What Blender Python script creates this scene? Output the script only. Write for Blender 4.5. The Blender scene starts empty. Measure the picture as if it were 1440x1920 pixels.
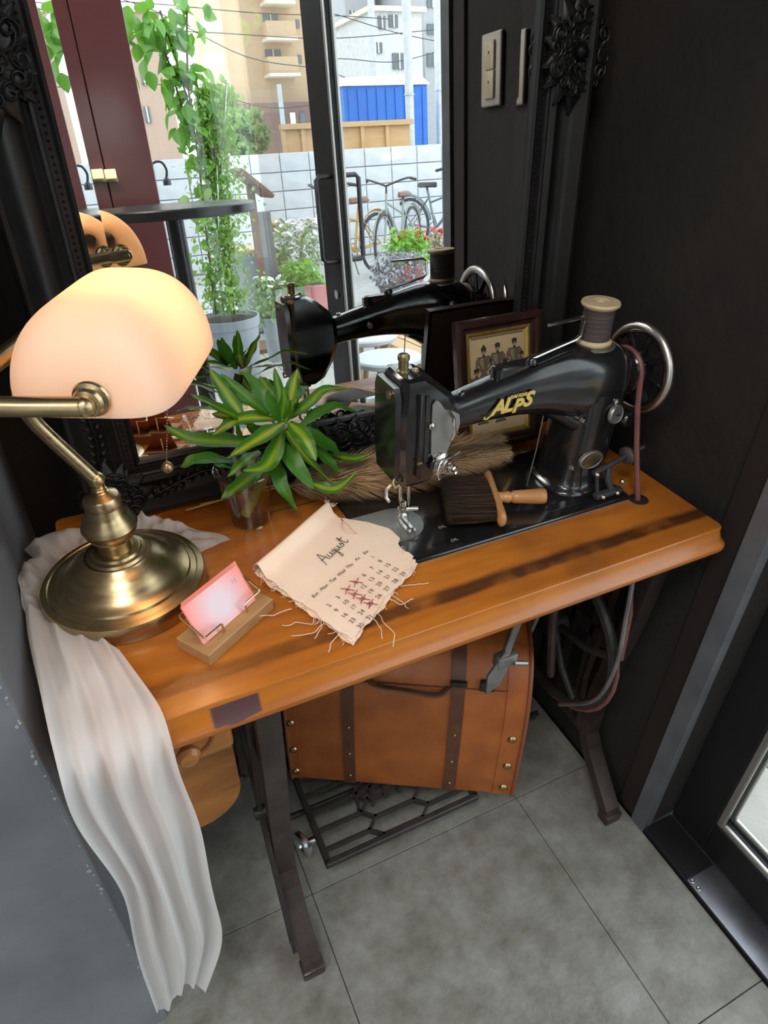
import bpy, bmesh, math, random
from mathutils import Vector, Matrix
from math import sin, cos, pi, radians, sqrt
random.seed(7)
SC = bpy.context.scene
COL = SC.collection

# ------------------------------------------------------------------ camera
F_PX = 1248.7
PITCH, ROLL, YAW, CAM_H = 0.61938, 0.00653, 0.44357, 1.308
_fw = Vector((sin(YAW)*cos(PITCH), cos(YAW)*cos(PITCH), -sin(PITCH)))
_r0 = Vector((cos(YAW), -sin(YAW), 0)); _u0 = _r0.cross(_fw)
_r = _r0*cos(ROLL) + _u0*sin(ROLL); _u = -_r0*sin(ROLL) + _u0*cos(ROLL)
CAM = Vector((0, 0, CAM_H))
cam_d = bpy.data.cameras.new('camera'); cam = bpy.data.objects.new('camera', cam_d); COL.objects.link(cam)
mw = Matrix((( _r.x, _u.x, -_fw.x, CAM.x), (_r.y, _u.y, -_fw.y, CAM.y), (_r.z, _u.z, -_fw.z, CAM.z), (0, 0, 0, 1)))
cam.matrix_world = mw
cam_d.sensor_fit = 'VERTICAL'; cam_d.sensor_height = 36; cam_d.lens = F_PX*36/1920
cam_d.clip_start = 0.02; cam_d.clip_end = 500
SC.camera = cam

# ------------------------------------------------------------------ world, large lights, exposure
world = bpy.data.worlds.new('overcast_sky'); SC.world = world; world.use_nodes = True
_bg = world.node_tree.nodes['Background']
_bg.inputs['Color'].default_value = (0.88, 0.95, 1.0, 1); _bg.inputs['Strength'].default_value = 1.65
SC.view_settings.view_transform = 'Standard'; SC.view_settings.look = 'None'
SC.view_settings.gamma = 1; SC.view_settings.use_curve_mapping = False
SC.view_settings.exposure = 1.1
SC.cycles.caustics_reflective = False; SC.cycles.caustics_refractive = False
SC.cycles.sample_clamp_indirect = 6.0
def area_light(name, loc, direction, sx, sy, energy, color, portal=False):
    d = bpy.data.lights.new(name, 'AREA'); d.shape = 'RECTANGLE'; d.size = sx; d.size_y = sy
    d.energy = energy; d.color = color
    if portal: d.cycles.is_portal = True
    o = bpy.data.objects.new(name, d); COL.objects.link(o); o.location = loc
    o.rotation_euler = Vector(direction).to_track_quat('-Z', 'Y').to_euler()
    return o
BULB_E = 8.0                       # glow of the desk lamp's bulb
FILL_PANEL_W = 8.0                      # each added ceiling fill panel
# sky portals in the glazed openings: they only steer sampling of the sky
area_light('sky_portal_side', (1.0, -0.46, 1.1), (-1, 0, 0), 1.78, 2.2, 1, (1, 1, 1), True)
area_light('sky_portal_front', (-0.9, -1.5, 1.1), (0, 1, 0), 3.3, 2.2, 1, (1, 1, 1), True)

# ------------------------------------------------------------------ pixel <-> place helpers
MT = -0.0724                       # lean of the mirror
MN = Vector((0, -cos(MT), -sin(MT))); MD = -0.8186
def pray(x, y): return _fw + _r*((x-720)/F_PX) - _u*((y-960)/F_PX)
def at(x, y, ax, v):               # point on the plane axis = v seen at photo pixel (x, y)
    d = pray(x, y); t = (v - CAM[ax])/d[ax]; return CAM + d*t
def am(x, y, ax, v):               # the same by way of the mirror
    d = pray(x, y); t = (MD - MN.dot(CAM))/MN.dot(d); m = CAM + d*t
    q = d - MN*(2*MN.dot(d)); return m + q*((v - m[ax])/q[ax])

# ------------------------------------------------------------------ materials
MATS = {}
def _node(nt, t, **kw):
    n = nt.nodes.new(t)
    for k, v in kw.items(): setattr(n, k, v)
    return n
def mat(name, c1, rough=0.5, metal=0.0, c2=None, scale=8.0, detail=6.0, stretch=(1, 1, 1), ramp=(0.35, 0.65),
        bump=0.0, bscale=None, world=False, nrough=0.5, coat=0.0, trans=0.0, ior=1.5, rvar=0.0, spec=0.5, emit=None, estr=0.0, sheen=0.0, aniso=0.0, distort=0.0, alpha=1.0):
    m = bpy.data.materials.new(name); m.use_nodes = True; nt = m.node_tree; b = nt.nodes['Principled BSDF']
    L = nt.links.new
    tc = _node(nt, 'ShaderNodeTexCoord'); mp = _node(nt, 'ShaderNodeMapping'); mp.inputs['Scale'].default_value = stretch
    if world:
        ge = _node(nt, 'ShaderNodeNewGeometry'); L(ge.outputs['Position'], mp.inputs['Vector'])
    else: L(tc.outputs['Object'], mp.inputs['Vector'])
    nz = _node(nt, 'ShaderNodeTexNoise'); nz.inputs['Scale'].default_value = scale; nz.inputs['Detail'].default_value = detail
    nz.inputs['Distortion'].default_value = distort; nz.inputs['Roughness'].default_value = nrough
    L(mp.outputs['Vector'], nz.inputs['Vector'])
    cr = _node(nt, 'ShaderNodeValToRGB'); cr.color_ramp.elements[0].position = ramp[0]; cr.color_ramp.elements[1].position = ramp[1]
    c2 = c2 or tuple(x*0.86 for x in c1)
    cr.color_ramp.elements[0].color = (*c1, 1); cr.color_ramp.elements[1].color = (*c2, 1)
    L(nz.outputs['Fac'], cr.inputs['Fac']); L(cr.outputs['Color'], b.inputs['Base Color'])
    b.inputs['Roughness'].default_value = rough; b.inputs['Metallic'].default_value = metal
    b.inputs['Coat Weight'].default_value = coat; b.inputs['Transmission Weight'].default_value = trans; b.inputs['IOR'].default_value = ior
    b.inputs['Coat Roughness'].default_value = 0.12
    b.inputs['Specular IOR Level'].default_value = spec; b.inputs['Sheen Weight'].default_value = sheen
    b.inputs['Anisotropic'].default_value = aniso
    if rvar:
        n2 = _node(nt, 'ShaderNodeTexNoise'); n2.inputs['Scale'].default_value = scale*0.6; n2.inputs['Detail'].default_value = 5
        L(mp.outputs['Vector'], n2.inputs['Vector']); mr = _node(nt, 'ShaderNodeMapRange')
        mr.inputs['From Min'].default_value = 0.3; mr.inputs['From Max'].default_value = 0.7
        mr.inputs['To Min'].default_value = max(0.02, rough-rvar); mr.inputs['To Max'].default_value = min(1, rough+rvar)
        L(n2.outputs['Fac'], mr.inputs['Value']); L(mr.outputs['Result'], b.inputs['Roughness'])
    if bump:
        n3 = _node(nt, 'ShaderNodeTexNoise'); n3.inputs['Scale'].default_value = bscale or scale*3; n3.inputs['Detail'].default_value = 6
        L(mp.outputs['Vector'], n3.inputs['Vector']); bp = _node(nt, 'ShaderNodeBump'); bp.inputs['Strength'].default_value = bump
        bp.inputs['Distance'].default_value = 0.01
        L(n3.outputs['Fac'], bp.inputs['Height']); L(bp.outputs['Normal'], b.inputs['Normal'])
    if emit:
        b.inputs['Emission Color'].default_value = (*emit, 1); b.inputs['Emission Strength'].default_value = estr
    MATS[name] = m
    return m
def thin_glass(name, tint=(0.97, 0.99, 0.98), rough=0.0, ior=1.5, base=0.0):
    m = bpy.data.materials.new(name); m.use_nodes = True; nt = m.node_tree; L = nt.links.new
    nt.nodes.remove(nt.nodes['Principled BSDF'])
    lw = _node(nt, 'ShaderNodeLayerWeight'); lw.inputs['Blend'].default_value = 0.5          # Schlick, the same from both sides
    pw5 = _node(nt, 'ShaderNodeMath', operation='POWER'); L(lw.outputs['Facing'], pw5.inputs[0]); pw5.inputs[1].default_value = 5
    f0 = ((ior-1)/(ior+1))**2
    fr = _node(nt, 'ShaderNodeMath', operation='MULTIPLY_ADD'); L(pw5.outputs[0], fr.inputs[0]); fr.inputs[1].default_value = 1-f0; fr.inputs[2].default_value = f0
    tr = _node(nt, 'ShaderNodeBsdfTransparent'); tr.inputs['Color'].default_value = (*tint, 1)
    gl = _node(nt, 'ShaderNodeBsdfGlossy'); gl.inputs['Roughness'].default_value = rough; gl.inputs['Color'].default_value = (1, 1, 1, 1)
    mx = _node(nt, 'ShaderNodeMixShader'); L(fr.outputs[0], mx.inputs['Fac'])
    L(tr.outputs['BSDF'], mx.inputs[1]); L(gl.outputs['BSDF'], mx.inputs[2])
    L(mx.outputs['Shader'], nt.nodes['Material Output'].inputs['Surface'])
    MATS[name] = m; return m
def translucent(name, col, tcol, fac, rough=0.4, transp=0.0, gloss=0.05):
    m = bpy.data.materials.new(name); m.use_nodes = True; nt = m.node_tree; L = nt.links.new
    nt.nodes.remove(nt.nodes['Principled BSDF'])
    tc = _node(nt, 'ShaderNodeTexCoord'); nz = _node(nt, 'ShaderNodeTexNoise'); nz.inputs['Scale'].default_value = 30
    L(tc.outputs['Object'], nz.inputs['Vector']); cr = _node(nt, 'ShaderNodeValToRGB')
    cr.color_ramp.elements[0].color = (*[c*0.96 for c in col], 1); cr.color_ramp.elements[1].color = (*col, 1); L(nz.outputs['Fac'], cr.inputs['Fac'])
    d = _node(nt, 'ShaderNodeBsdfDiffuse'); L(cr.outputs['Color'], d.inputs['Color'])
    t = _node(nt, 'ShaderNodeBsdfTranslucent'); t.inputs['Color'].default_value = (*tcol, 1)
    mx = _node(nt, 'ShaderNodeMixShader'); mx.inputs['Fac'].default_value = fac; L(d.outputs['BSDF'], mx.inputs[1]); L(t.outputs['BSDF'], mx.inputs[2])
    out = mx
    if gloss:
        g = _node(nt, 'ShaderNodeBsdfGlossy'); g.inputs['Roughness'].default_value = rough
        m2 = _node(nt, 'ShaderNodeMixShader'); m2.inputs['Fac'].default_value = gloss; L(out.outputs[0], m2.inputs[1]); L(g.outputs['BSDF'], m2.inputs[2]); out = m2
    if transp:
        tp = _node(nt, 'ShaderNodeBsdfTransparent'); m3 = _node(nt, 'ShaderNodeMixShader'); m3.inputs['Fac'].default_value = transp
        L(out.outputs[0], m3.inputs[1]); L(tp.outputs['BSDF'], m3.inputs[2]); out = m3
    L(out.outputs[0], nt.nodes['Material Output'].inputs['Surface'])
    MATS[name] = m; return m

# ------------------------------------------------------------------ mesh builder
def frame(o, ex, ey, ez=None):
    ex = Vector(ex).normalized(); ey = Vector(ey); ey = (ey - ex*ey.dot(ex)).normalized()
    ez = ex.cross(ey); o = Vector(o)
    return Matrix(((ex.x, ey.x, ez.x, o.x), (ex.y, ey.y, ez.y, o.y), (ex.z, ey.z, ez.z, o.z), (0, 0, 0, 1)))
def spline(pts, n):                # Catmull-Rom through points (tuples of any length)
    P = [tuple(p) for p in pts]; out = []
    P = [tuple(2*a-b for a, b in zip(P[0], P[1]))] + P + [tuple(2*a-b for a, b in zip(P[-1], P[-2]))]
    k = len(P)-3
    for i in range(k*n+1):
        s = min(i//n, k-1); t = i/n - s
        p0, p1, p2, p3 = P[s:s+4]
        out.append(tuple(0.5*(2*b+(c-a)*t+(2*a-5*b+4*c-d)*t*t+(3*b-a-3*c+d)*t**3) for a, b, c, d in zip(p0, p1, p2, p3)))
    return out
class B:
    def __init__(s, T=None): s.v = []; s.f = []; s.T = T; s.uv = {}
    def add(s, vs, fs, T=None):
        o = len(s.v)
        M = T if s.T is None else (s.T if T is None else s.T @ T)
        s.v += [tuple(M @ Vector(v)) for v in vs] if M is not None else [tuple(v) for v in vs]
        s.f += [tuple(i+o for i in f) for f in fs]; return s
    def box(s, c, sz, rz=0, bev=0, seg=2, T=None):
        bm = bmesh.new(); bmesh.ops.create_cube(bm, size=1)
        for v in bm.verts: v.co = Vector((v.co.x*sz[0], v.co.y*sz[1], v.co.z*sz[2]))
        if bev: bmesh.ops.bevel(bm, geom=bm.edges[:], offset=bev, segments=seg, affect='EDGES', profile=0.5)
        bm.verts.index_update()
        M = Matrix.Translation(Vector(c)) @ Matrix.Rotation(rz, 4, 'Z')
        s.add([M @ v.co for v in bm.verts], [[v.index for v in f.verts] for f in bm.faces], T); bm.free(); return s
    def loft(s, rings, caps=True, closed=False, T=None):
        n = len(rings[0]); vs = [p for r in rings for p in r]; fs = []
        m = len(rings)
        for i in range(m if closed else m-1):
            for j in range(n):
                a = i*n+j; b = i*n+(j+1) % n; k = ((i+1) % m)*n
                fs.append((a, b, k+(j+1) % n, k+j))
        if caps and not closed: fs += [tuple(range(n-1, -1, -1)), tuple((m-1)*n+j for j in range(n))]
        return s.add(vs, fs, T)
    def grid(s, rows, T=None, closed=False):
        n = len(rows[0]); vs = [p for r in rows for p in r]; fs = []
        for i in range(len(rows)-1):
            for j in range(n if closed else n-1):
                fs.append((i*n+j, i*n+(j+1) % n, (i+1)*n+(j+1) % n, (i+1)*n+j))
        return s.add(vs, fs, T)
    def tube(s, pts, r, n=8, closed=False, T=None, flat=1.0):
        P = [Vector(p) for p in pts]; m = len(P); rings = []
        rr = r if isinstance(r, (list, tuple)) else [r]*m
        tan = []
        for i in range(m):
            a = P[(i-1) % m] if (closed or i > 0) else P[i]; b = P[(i+1) % m] if (closed or i < m-1) else P[i]
            t = b-a; tan.append(t.normalized() if t.length > 1e-9 else Vector((0, 0, 1)))
        nrm = tan[0].orthogonal().normalized()
        if abs(tan[0].z) < 0.9: nrm = (Vector((0, 0, 1)) - tan[0]*tan[0].z).normalized()
        for i in range(m):
            nrm = (nrm - tan[i]*nrm.dot(tan[i]))
            nrm = nrm.normalized() if nrm.length > 1e-6 else tan[i].orthogonal().normalized()
            bi = tan[i].cross(nrm)
            rings.append([P[i] + (nrm*cos(2*pi*k/n)*flat + bi*sin(2*pi*k/n))*rr[i] for k in range(n)])
        return s.loft(rings, caps=not closed, closed=closed, T=T)
    def cyl(s, a, b, r0, r1=None, n=16, T=None): return s.tube([a, b], [r0, r0 if r1 is None else r1], n, T=T)
    def lathe(s, c, prof, n=32, axis=(0, 0, 1), T=None, cap=True):
        ax = Vector(axis).normalized(); u = ax.orthogonal().normalized(); w = ax.cross(u); c = Vector(c)
        rings = [[c + ax*z + (u*cos(2*pi*k/n) + w*sin(2*pi*k/n))*max(r, 1e-5) for k in range(n)] for r, z in prof]
        return s.loft(rings, caps=cap, T=T)
    def ball(s, c, r, n=12, m=8, sc=(1, 1, 1), T=None):
        rings = []
        for i in range(m+1):
            th = pi*i/m; rad = max(sin(th), 1e-4)
            rings.append([(c[0]+r*sc[0]*rad*cos(2*pi*k/n), c[1]+r*sc[1]*rad*sin(2*pi*k/n), c[2]-r*sc[2]*cos(th)) for k in range(n)])
        return s.loft(rings, caps=False, T=T)
    def torus(s, c, R, r, axis=(0, 0, 1), n=40, m=8, T=None):
        ax = Vector(axis).normalized(); u = ax.orthogonal().normalized(); w = ax.cross(u); c = Vector(c)
        return s.tube([c + (u*cos(2*pi*k/n)+w*sin(2*pi*k/n))*R for k in range(n)], r, m, closed=True, T=T)
    def prism(s, poly, z0, z1, T=None):
        n = len(poly); vs = [(p[0], p[1], z0) for p in poly]+[(p[0], p[1], z1) for p in poly]
        fs = [(j, (j+1) % n, n+(j+1) % n, n+j) for j in range(n)]+[tuple(range(n-1, -1, -1)), tuple(range(n, 2*n))]
        return s.add(vs, fs, T)
    def mesh(s, name, origin=(0, 0, 0), smooth=True, ang=38):
        me = bpy.data.meshes.new(name); o = origin
        me.from_pydata([(v[0]-o[0], v[1]-o[1], v[2]-o[2]) for v in s.v], [], s.f)
        bm = bmesh.new(); bm.from_mesh(me); bmesh.ops.recalc_face_normals(bm, faces=bm.faces); bm.to_mesh(me); bm.free()
        if smooth:
            me.polygons.foreach_set('use_smooth', [True]*len(me.polygons))
            me.set_sharp_from_angle(angle=radians(ang))
        return me
    def build(s, name, material, parent=None, smooth=True, ang=38, label=None, kind=None, origin=None):
        og = world_origin(parent) if parent is not None else (Vector(origin) if origin is not None else Vector((0, 0, 0)))
        me = s.mesh(name, og, smooth, ang)
        o = bpy.data.objects.new(name, me); COL.objects.link(o)
        if isinstance(material, (list, tuple)):
            for q in material: me.materials.append(q)
        else: me.materials.append(material)
        if parent is not None: o.parent = parent
        elif origin is not None: o.location = origin
        if label: o['label'] = label
        if kind: o['kind'] = kind
        return o
def world_origin(o):
    p = Vector((0, 0, 0))
    while o is not None: p += Vector(o.location); o = o.parent
    return p
def thing(name, label, cat, loc, group=None):
    o = bpy.data.objects.new(name, None); COL.objects.link(o); o.empty_display_size = 0.05
    o.location = loc; o['label'] = label; o['category'] = cat
    if group: o['group'] = group
    return o
def tag(o, label, cat, group=None):
    o['label'] = label; o['category'] = cat
    if group: o['group'] = group
    return o
def struct(b, name, material, smooth=False, parent=None):
    o = b.build(name, material, parent, smooth=smooth)
    if parent is None: o['kind'] = 'structure'
    return o
def link_copy(mesh, name, parent, loc=(0, 0, 0), rot=(0, 0, 0), scale=(1, 1, 1), M=None):
    o = bpy.data.objects.new(name, mesh); COL.objects.link(o); o.parent = parent
    if M is not None: o.matrix_local = M
    else: o.location = loc; o.rotation_euler = rot; o.scale = scale
    return o
def super_ring(cx, cy, hx, hy, n=28, p=2.6, plane='xy', h=0.0):
    out = []
    for k in range(n):
        a = 2*pi*k/n; c, s_ = cos(a), sin(a)
        x = cx + hx*math.copysign(abs(c)**(2/p), c); y = cy + hy*math.copysign(abs(s_)**(2/p), s_)
        out.append({'xy': (x, y, h), 'yz': (h, x, y), 'xz': (x, h, y)}[plane])
    return out
def text_mesh(body, size, T, extrude=0.0002, shear=0.0, offset=0.0, align='CENTER', sx=1.0):
    cu = bpy.data.curves.new('txt', 'FONT'); cu.body = body; cu.size = size; cu.extrude = extrude; cu.shear = shear; cu.offset = offset
    cu.align_x = align; cu.align_y = 'CENTER'; cu.resolution_u = 3
    ob = bpy.data.objects.new('txt', cu); COL.objects.link(ob)
    me = bpy.data.meshes.new_from_object(ob.evaluated_get(bpy.context.evaluated_depsgraph_get()))
    vs = [T @ Vector((v.co.x*sx, v.co.y, v.co.z)) for v in me.vertices]; fs = [tuple(p.vertices) for p in me.polygons]
    bpy.data.objects.remove(ob); bpy.data.curves.remove(cu); bpy.data.meshes.remove(me)
    return vs, fs
# ------------------------------------------------------------------ material library
PL_DARK = mat('charcoal_plaster', (0.008, 0.007, 0.0065), 0.85, c2=(0.022, 0.0165, 0.0135), scale=3.5, detail=8, bump=0.25, bscale=60, rvar=0.1)
PL_GREY = mat('grey_plaster', (0.125, 0.137, 0.16), 0.62, c2=(0.185, 0.197, 0.22), scale=5, detail=9, bump=0.15, bscale=45, rvar=0.12)
TILE = mat('concrete_tile', (0.120, 0.112, 0.086), 0.45, c2=(0.27, 0.267, 0.252), scale=15, detail=15, ramp=(0.30, 0.70), world=True, nrough=0.68, bump=0.12, bscale=120, rvar=0.12)
GROUT = mat('dark_grout', (0.05, 0.05, 0.05), 0.9)
STEEL_DK = mat('painted_steel', (0.055, 0.055, 0.062), 0.4, 0.3, rvar=0.1, bump=0.05, bscale=30)
STEEL_TRIM = mat('grey_steel_trim', (0.17, 0.18, 0.2), 0.45, 0.3, scale=12, c2=(0.12, 0.125, 0.14), rvar=0.1)
ALU = mat('aluminium', (0.62, 0.63, 0.66), 0.28, 1.0, c2=(0.5, 0.5, 0.53), scale=20, stretch=(1, 0.05, 1))
SILL = mat('sill_metal', (0.30, 0.30, 0.34), 0.33, 0.9, c2=(0.22, 0.22, 0.25), scale=14, rvar=0.08)
DOOR_BLK = mat('door_black_metal', (0.012, 0.011, 0.012), 0.5, 0.0, rvar=0.08, spec=0.25)
BEAD = mat('bronze_bead', (0.42, 0.40, 0.38), 0.35, 0.8)
GLASS = thin_glass('window_glass')
CEIL = mat('white_ceiling', (0.55, 0.54, 0.52), 0.9)
INNER = mat('warm_grey_wall', (0.32, 0.31, 0.30), 0.85, c2=(0.28, 0.27, 0.26), bump=0.1)
MAROON = mat('maroon_panel', (0.15, 0.05, 0.05), 0.25, c2=(0.115, 0.036, 0.038), scale=2, detail=3, coat=0.6, bump=0.02)
REDJAMB = mat('redbrown_jamb', (0.018, 0.010, 0.009), 0.7, c2=(0.013, 0.008, 0.007))
PAVER = mat('beige_paver', (0.30, 0.285, 0.265), 0.75, c2=(0.37, 0.355, 0.33), scale=9, detail=10, bump=0.15, bscale=80)
PGROUT = mat('pale_grout', (0.46, 0.46, 0.45), 0.9)
ASPH = mat('asphalt', (0.36, 0.36, 0.37), 0.9, c2=(0.44, 0.44, 0.45), scale=12, bump=0.2)

# ------------------------------------------------------------------ room shell
WX, WY = 0.800, 1.0               # right wall face, back wall face
FRONT = -1.35                     # front glazing line
GX = [0.140 + 0.4577*k for k in range(-6, 2)]; GY = [0.598 + 0.4577*k for k in range(-5, 2)]
floor = struct(B().box((-0.86, -0.18, -0.055), (3.30, 2.38, 0.10)), 'floor', GROUT)
tile_me = B().box((0, 0, -0.006), (0.4565, 0.4565, 0.012), bev=0.0008, seg=1).mesh('tile', smooth=False); tile_me.materials.append(TILE)
random.seed(3)
for x in GX:
    for y in GY:
        x0, x1, y0, y1 = x, min(x+0.4577, 0.788), max(y, FRONT), min(y+0.4577, WY)
        if x1-x0 < 0.02 or y1-y0 < 0.02: continue
        if x1 > 0.78 or y1 > 0.99 or y0 < FRONT+0.02:
            m2 = B().box((0, 0, -0.006), (x1-x0-0.0012, y1-y0-0.0012, 0.012), bev=0.0008, seg=1).mesh('tile', smooth=False); m2.materials.append(TILE)
        else: m2 = tile_me
        link_copy(m2, 'tile', floor, ((x0+x1)/2, (y0+y1)/2, 0))
struct(B().box((-0.6, WY+0.05, 1.3), (3.0, 0.1, 2.7)), 'wall_back', PL_DARK)
wlf = struct(B().box((-0.64, 0.757, 1.3), (1.0, 0.485, 2.7), bev=0.004), 'wall_left', PL_GREY)
chips = B(); rc = random.Random(8)     # chipped, worn plaster along the corner
for k in range(46):
    z = rc.uniform(0.02, 0.85); s_ = rc.uniform(0.0006, 0.0022)*(1 if rc.random() < 0.8 else 1.6); d_ = rc.uniform(0.0, 0.004)
    chips.prism([(s_*rc.uniform(0.6, 1.1)*cos(a*1.05), s_*rc.uniform(0.6, 1.6)*sin(a*1.05)) for a in range(6)], 0, 0.0006, frame((-0.1425-d_, 0.5143, z), (1, 0, 0), (0, 0, 1)))
chips.build('plaster_chips', mat('bare_plaster', (0.36, 0.37, 0.38), 0.9), wlf, smooth=False)['kind'] = 'stuff'
struct(B().box((0.880, 0.727, 1.3), (0.16, 0.586, 2.7)), 'wall_right', PL_DARK)
struct(B().box((-2.55, -0.2, 1.3), (0.1, 2.5, 2.7)), 'wall_side', INNER)
struct(B().box((-1.85, 0.55, 1.3), (1.4, 0.07, 2.7)), 'wall_rear', INNER)
struct(B().box((-0.80, -0.2, 2.66), (3.6, 2.6, 0.1)), 'ceiling', CEIL)
struct(B().box((0.882, -0.45, 2.42), (0.06, 1.80, 0.4)), 'wall_lintel_side', DOOR_BLK)
struct(B().box((-0.82, FRONT-0.03, 2.42), (3.4, 0.1, 0.4)), 'wall_lintel_front', DOOR_BLK)
# maroon panelled end of the front wall, panels 0.17 m wide with open joints
mw_ = struct(B().box((0.06, FRONT-0.05, 1.1), (0.76, 0.06, 2.26)), 'wall_front', DOOR_BLK)
pm = B().box((0, 0, 0), (0.186, 0.014, 2.22), bev=0.002, seg=1).mesh('panel', smooth=False); pm.materials.append(MAROON)
for k in range(4): link_copy(pm, 'panel', mw_, (-0.222+0.19*k, FRONT-0.014, 1.1))
# steel angle that ends the right wall, red-brown jamb behind it
struct(B().box((0.796, 0.4315, 1.3), (0.020, 0.007, 2.6)).box((0.793, 0.4475, 1.3), (0.014, 0.025, 2.6)), 'trim_1', STEEL_TRIM)
struct(B().box((0.797, 0.482, 1.3), (0.008, 0.044, 2.6), bev=0.002), 'trim_2', REDJAMB)
# sill
sill = struct(B().box((0.850, -0.46, 0.001), (0.119, 1.79, 0.014), bev=0.002), 'trim_3', SILL)
B().box((0.826, 0.372, 0.0105), (0.064, 0.112, 0.005), bev=0.001).build('cover_plate', DOOR_BLK, sill, smooth=False)
for y in (0.311, 0.296):
    B().lathe((0.8005, y, 0.0078), [(0.0042, 0), (0.0042, 0.0008), (0.003, 0.0012), (0.0014, 0.0006)], 12).build('screw', ALU, sill)
B().box((0.7905, -0.46, 0.003), (0.003, 1.78, 0.012)).build('sill_lip', DOOR_BLK, sill, smooth=False)

# ------------------------------------------------------------------ glazed door leaf in the right wall line
door = thing('door_1', '', '', (0.882, -0.08, 0)); del door['label'], door['category']; door['kind'] = 'structure'
dx0, dx1 = 0.862, 0.902; yA, yB = 0.428, -0.585
def dbox(y0, y1, z0, z1, x0=dx0, x1=dx1): return B().box(((x0+x1)/2, (y0+y1)/2, (z0+z1)/2), (x1-x0, abs(y1-y0), z1-z0), bev=0.002, seg=1)
dbox(yA, 0.348, 0.012, 2.2).build('stile', DOOR_BLK, door, smooth=False)
dbox(-0.415, yB, 0.012, 2.2).build('stile', DOOR_BLK, door, smooth=False)
dbox(0.348, -0.415, 0.012, 0.103).build('bottom_rail', DOOR_BLK, door, smooth=False)
dbox(0.348, -0.415, 2.09, 2.2).build('top_rail', DOOR_BLK, door, smooth=False)
for (x0, x1) in ((0.863, 0.872), (0.892, 0.901)):
    dbox(0.348, 0.335, 0.103, 2.09, x0, x1).build('glazing_bead', BEAD, door, smooth=False)
    dbox(-0.402, -0.415, 0.103, 2.09, x0, x1).build('glazing_bead', BEAD, door, smooth=False)
    dbox(0.335, -0.402, 0.103, 0.116, x0, x1).build('glazing_bead', BEAD, door, smooth=False)
dbox(0.348, -0.415, 0.103, 2.09, 0.880, 0.884).build('pane', GLASS, door, smooth=False)
for sgn in (-1, 1):
    xf = dx0 if sgn < 0 else dx1
    pts = [(xf, -0.435, 1.135), (xf+sgn*0.043, -0.435, 1.135), (xf+sgn*0.054, -0.435, 1.125), (xf+sgn*0.054, -0.435, 0.885), (xf+sgn*0.043, -0.435, 0.875), (xf, -0.435, 0.875)]
    B().tube(pts, 0.008, 10).build('pull_handle', STEEL_DK, door)
B().cyl((dx0-0.004, -0.475, 0.76), (dx0, -0.475, 0.76), 0.016, n=20).build('lock', ALU, door)
# frameless fixed panes: side light and front light meeting at a glass corner
struct(B().box((0.882, (yB+FRONT)/2-0.004, 1.11), (0.006, abs(FRONT-yB)-0.012, 2.18)), 'window_1', GLASS)
struct(B().box((0.660, FRONT-0.02, 1.11), (0.43, 0.006, 2.18)), 'window_2', GLASS)
w3 = struct(B().box((-1.35, FRONT-0.02, 0.05), (2.1, 0.05, 0.1)), 'window_3', DOOR_BLK)
for x in (-2.38, -1.68, -0.98, -0.34): B().box((x, FRONT-0.02, 1.1), (0.05, 0.05, 2.2)).build('mullion', DOOR_BLK, w3, smooth=False)
for x in (-2.03, -1.33, -0.66): B().box((x, FRONT-0.02, 1.15), (0.62, 0.006, 2.1)).build('pane', GLASS, w3, smooth=False)
# ------------------------------------------------------------------ ceiling fill panels, added out of view to brighten the room
FILL_DIFF = mat('fill_panel_diffuser', (0.9, 0.9, 0.88), 0.5, emit=(1.0, 0.95, 0.88), estr=1.5)
for i, (x, y, where) in enumerate([(-0.35, -0.35, 'over the photographer'), (-1.6, -0.4, 'deepest in the shop')]):
    t = thing('ceiling_fill_panel', 'added square white ceiling fill light panel ' + where, 'light', (x, y, 2.61), 'added ceiling fill panels')
    B().box((x, y, 2.596), (0.64, 0.64, 0.028), bev=0.004).build('housing', CEIL, t, smooth=False)
    B().box((x, y, 2.580), (0.58, 0.58, 0.006)).build('diffuser', FILL_DIFF, t, smooth=False)
    d = bpy.data.lights.new('fill_panel_light', 'AREA'); d.shape = 'SQUARE'; d.size = 0.56; d.energy = FILL_PANEL_W; d.color = (1.0, 0.95, 0.88)
    o = bpy.data.objects.new('fill_panel_light', d); COL.objects.link(o); o.parent = t; o.location = (0, 0, -0.036)
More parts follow.
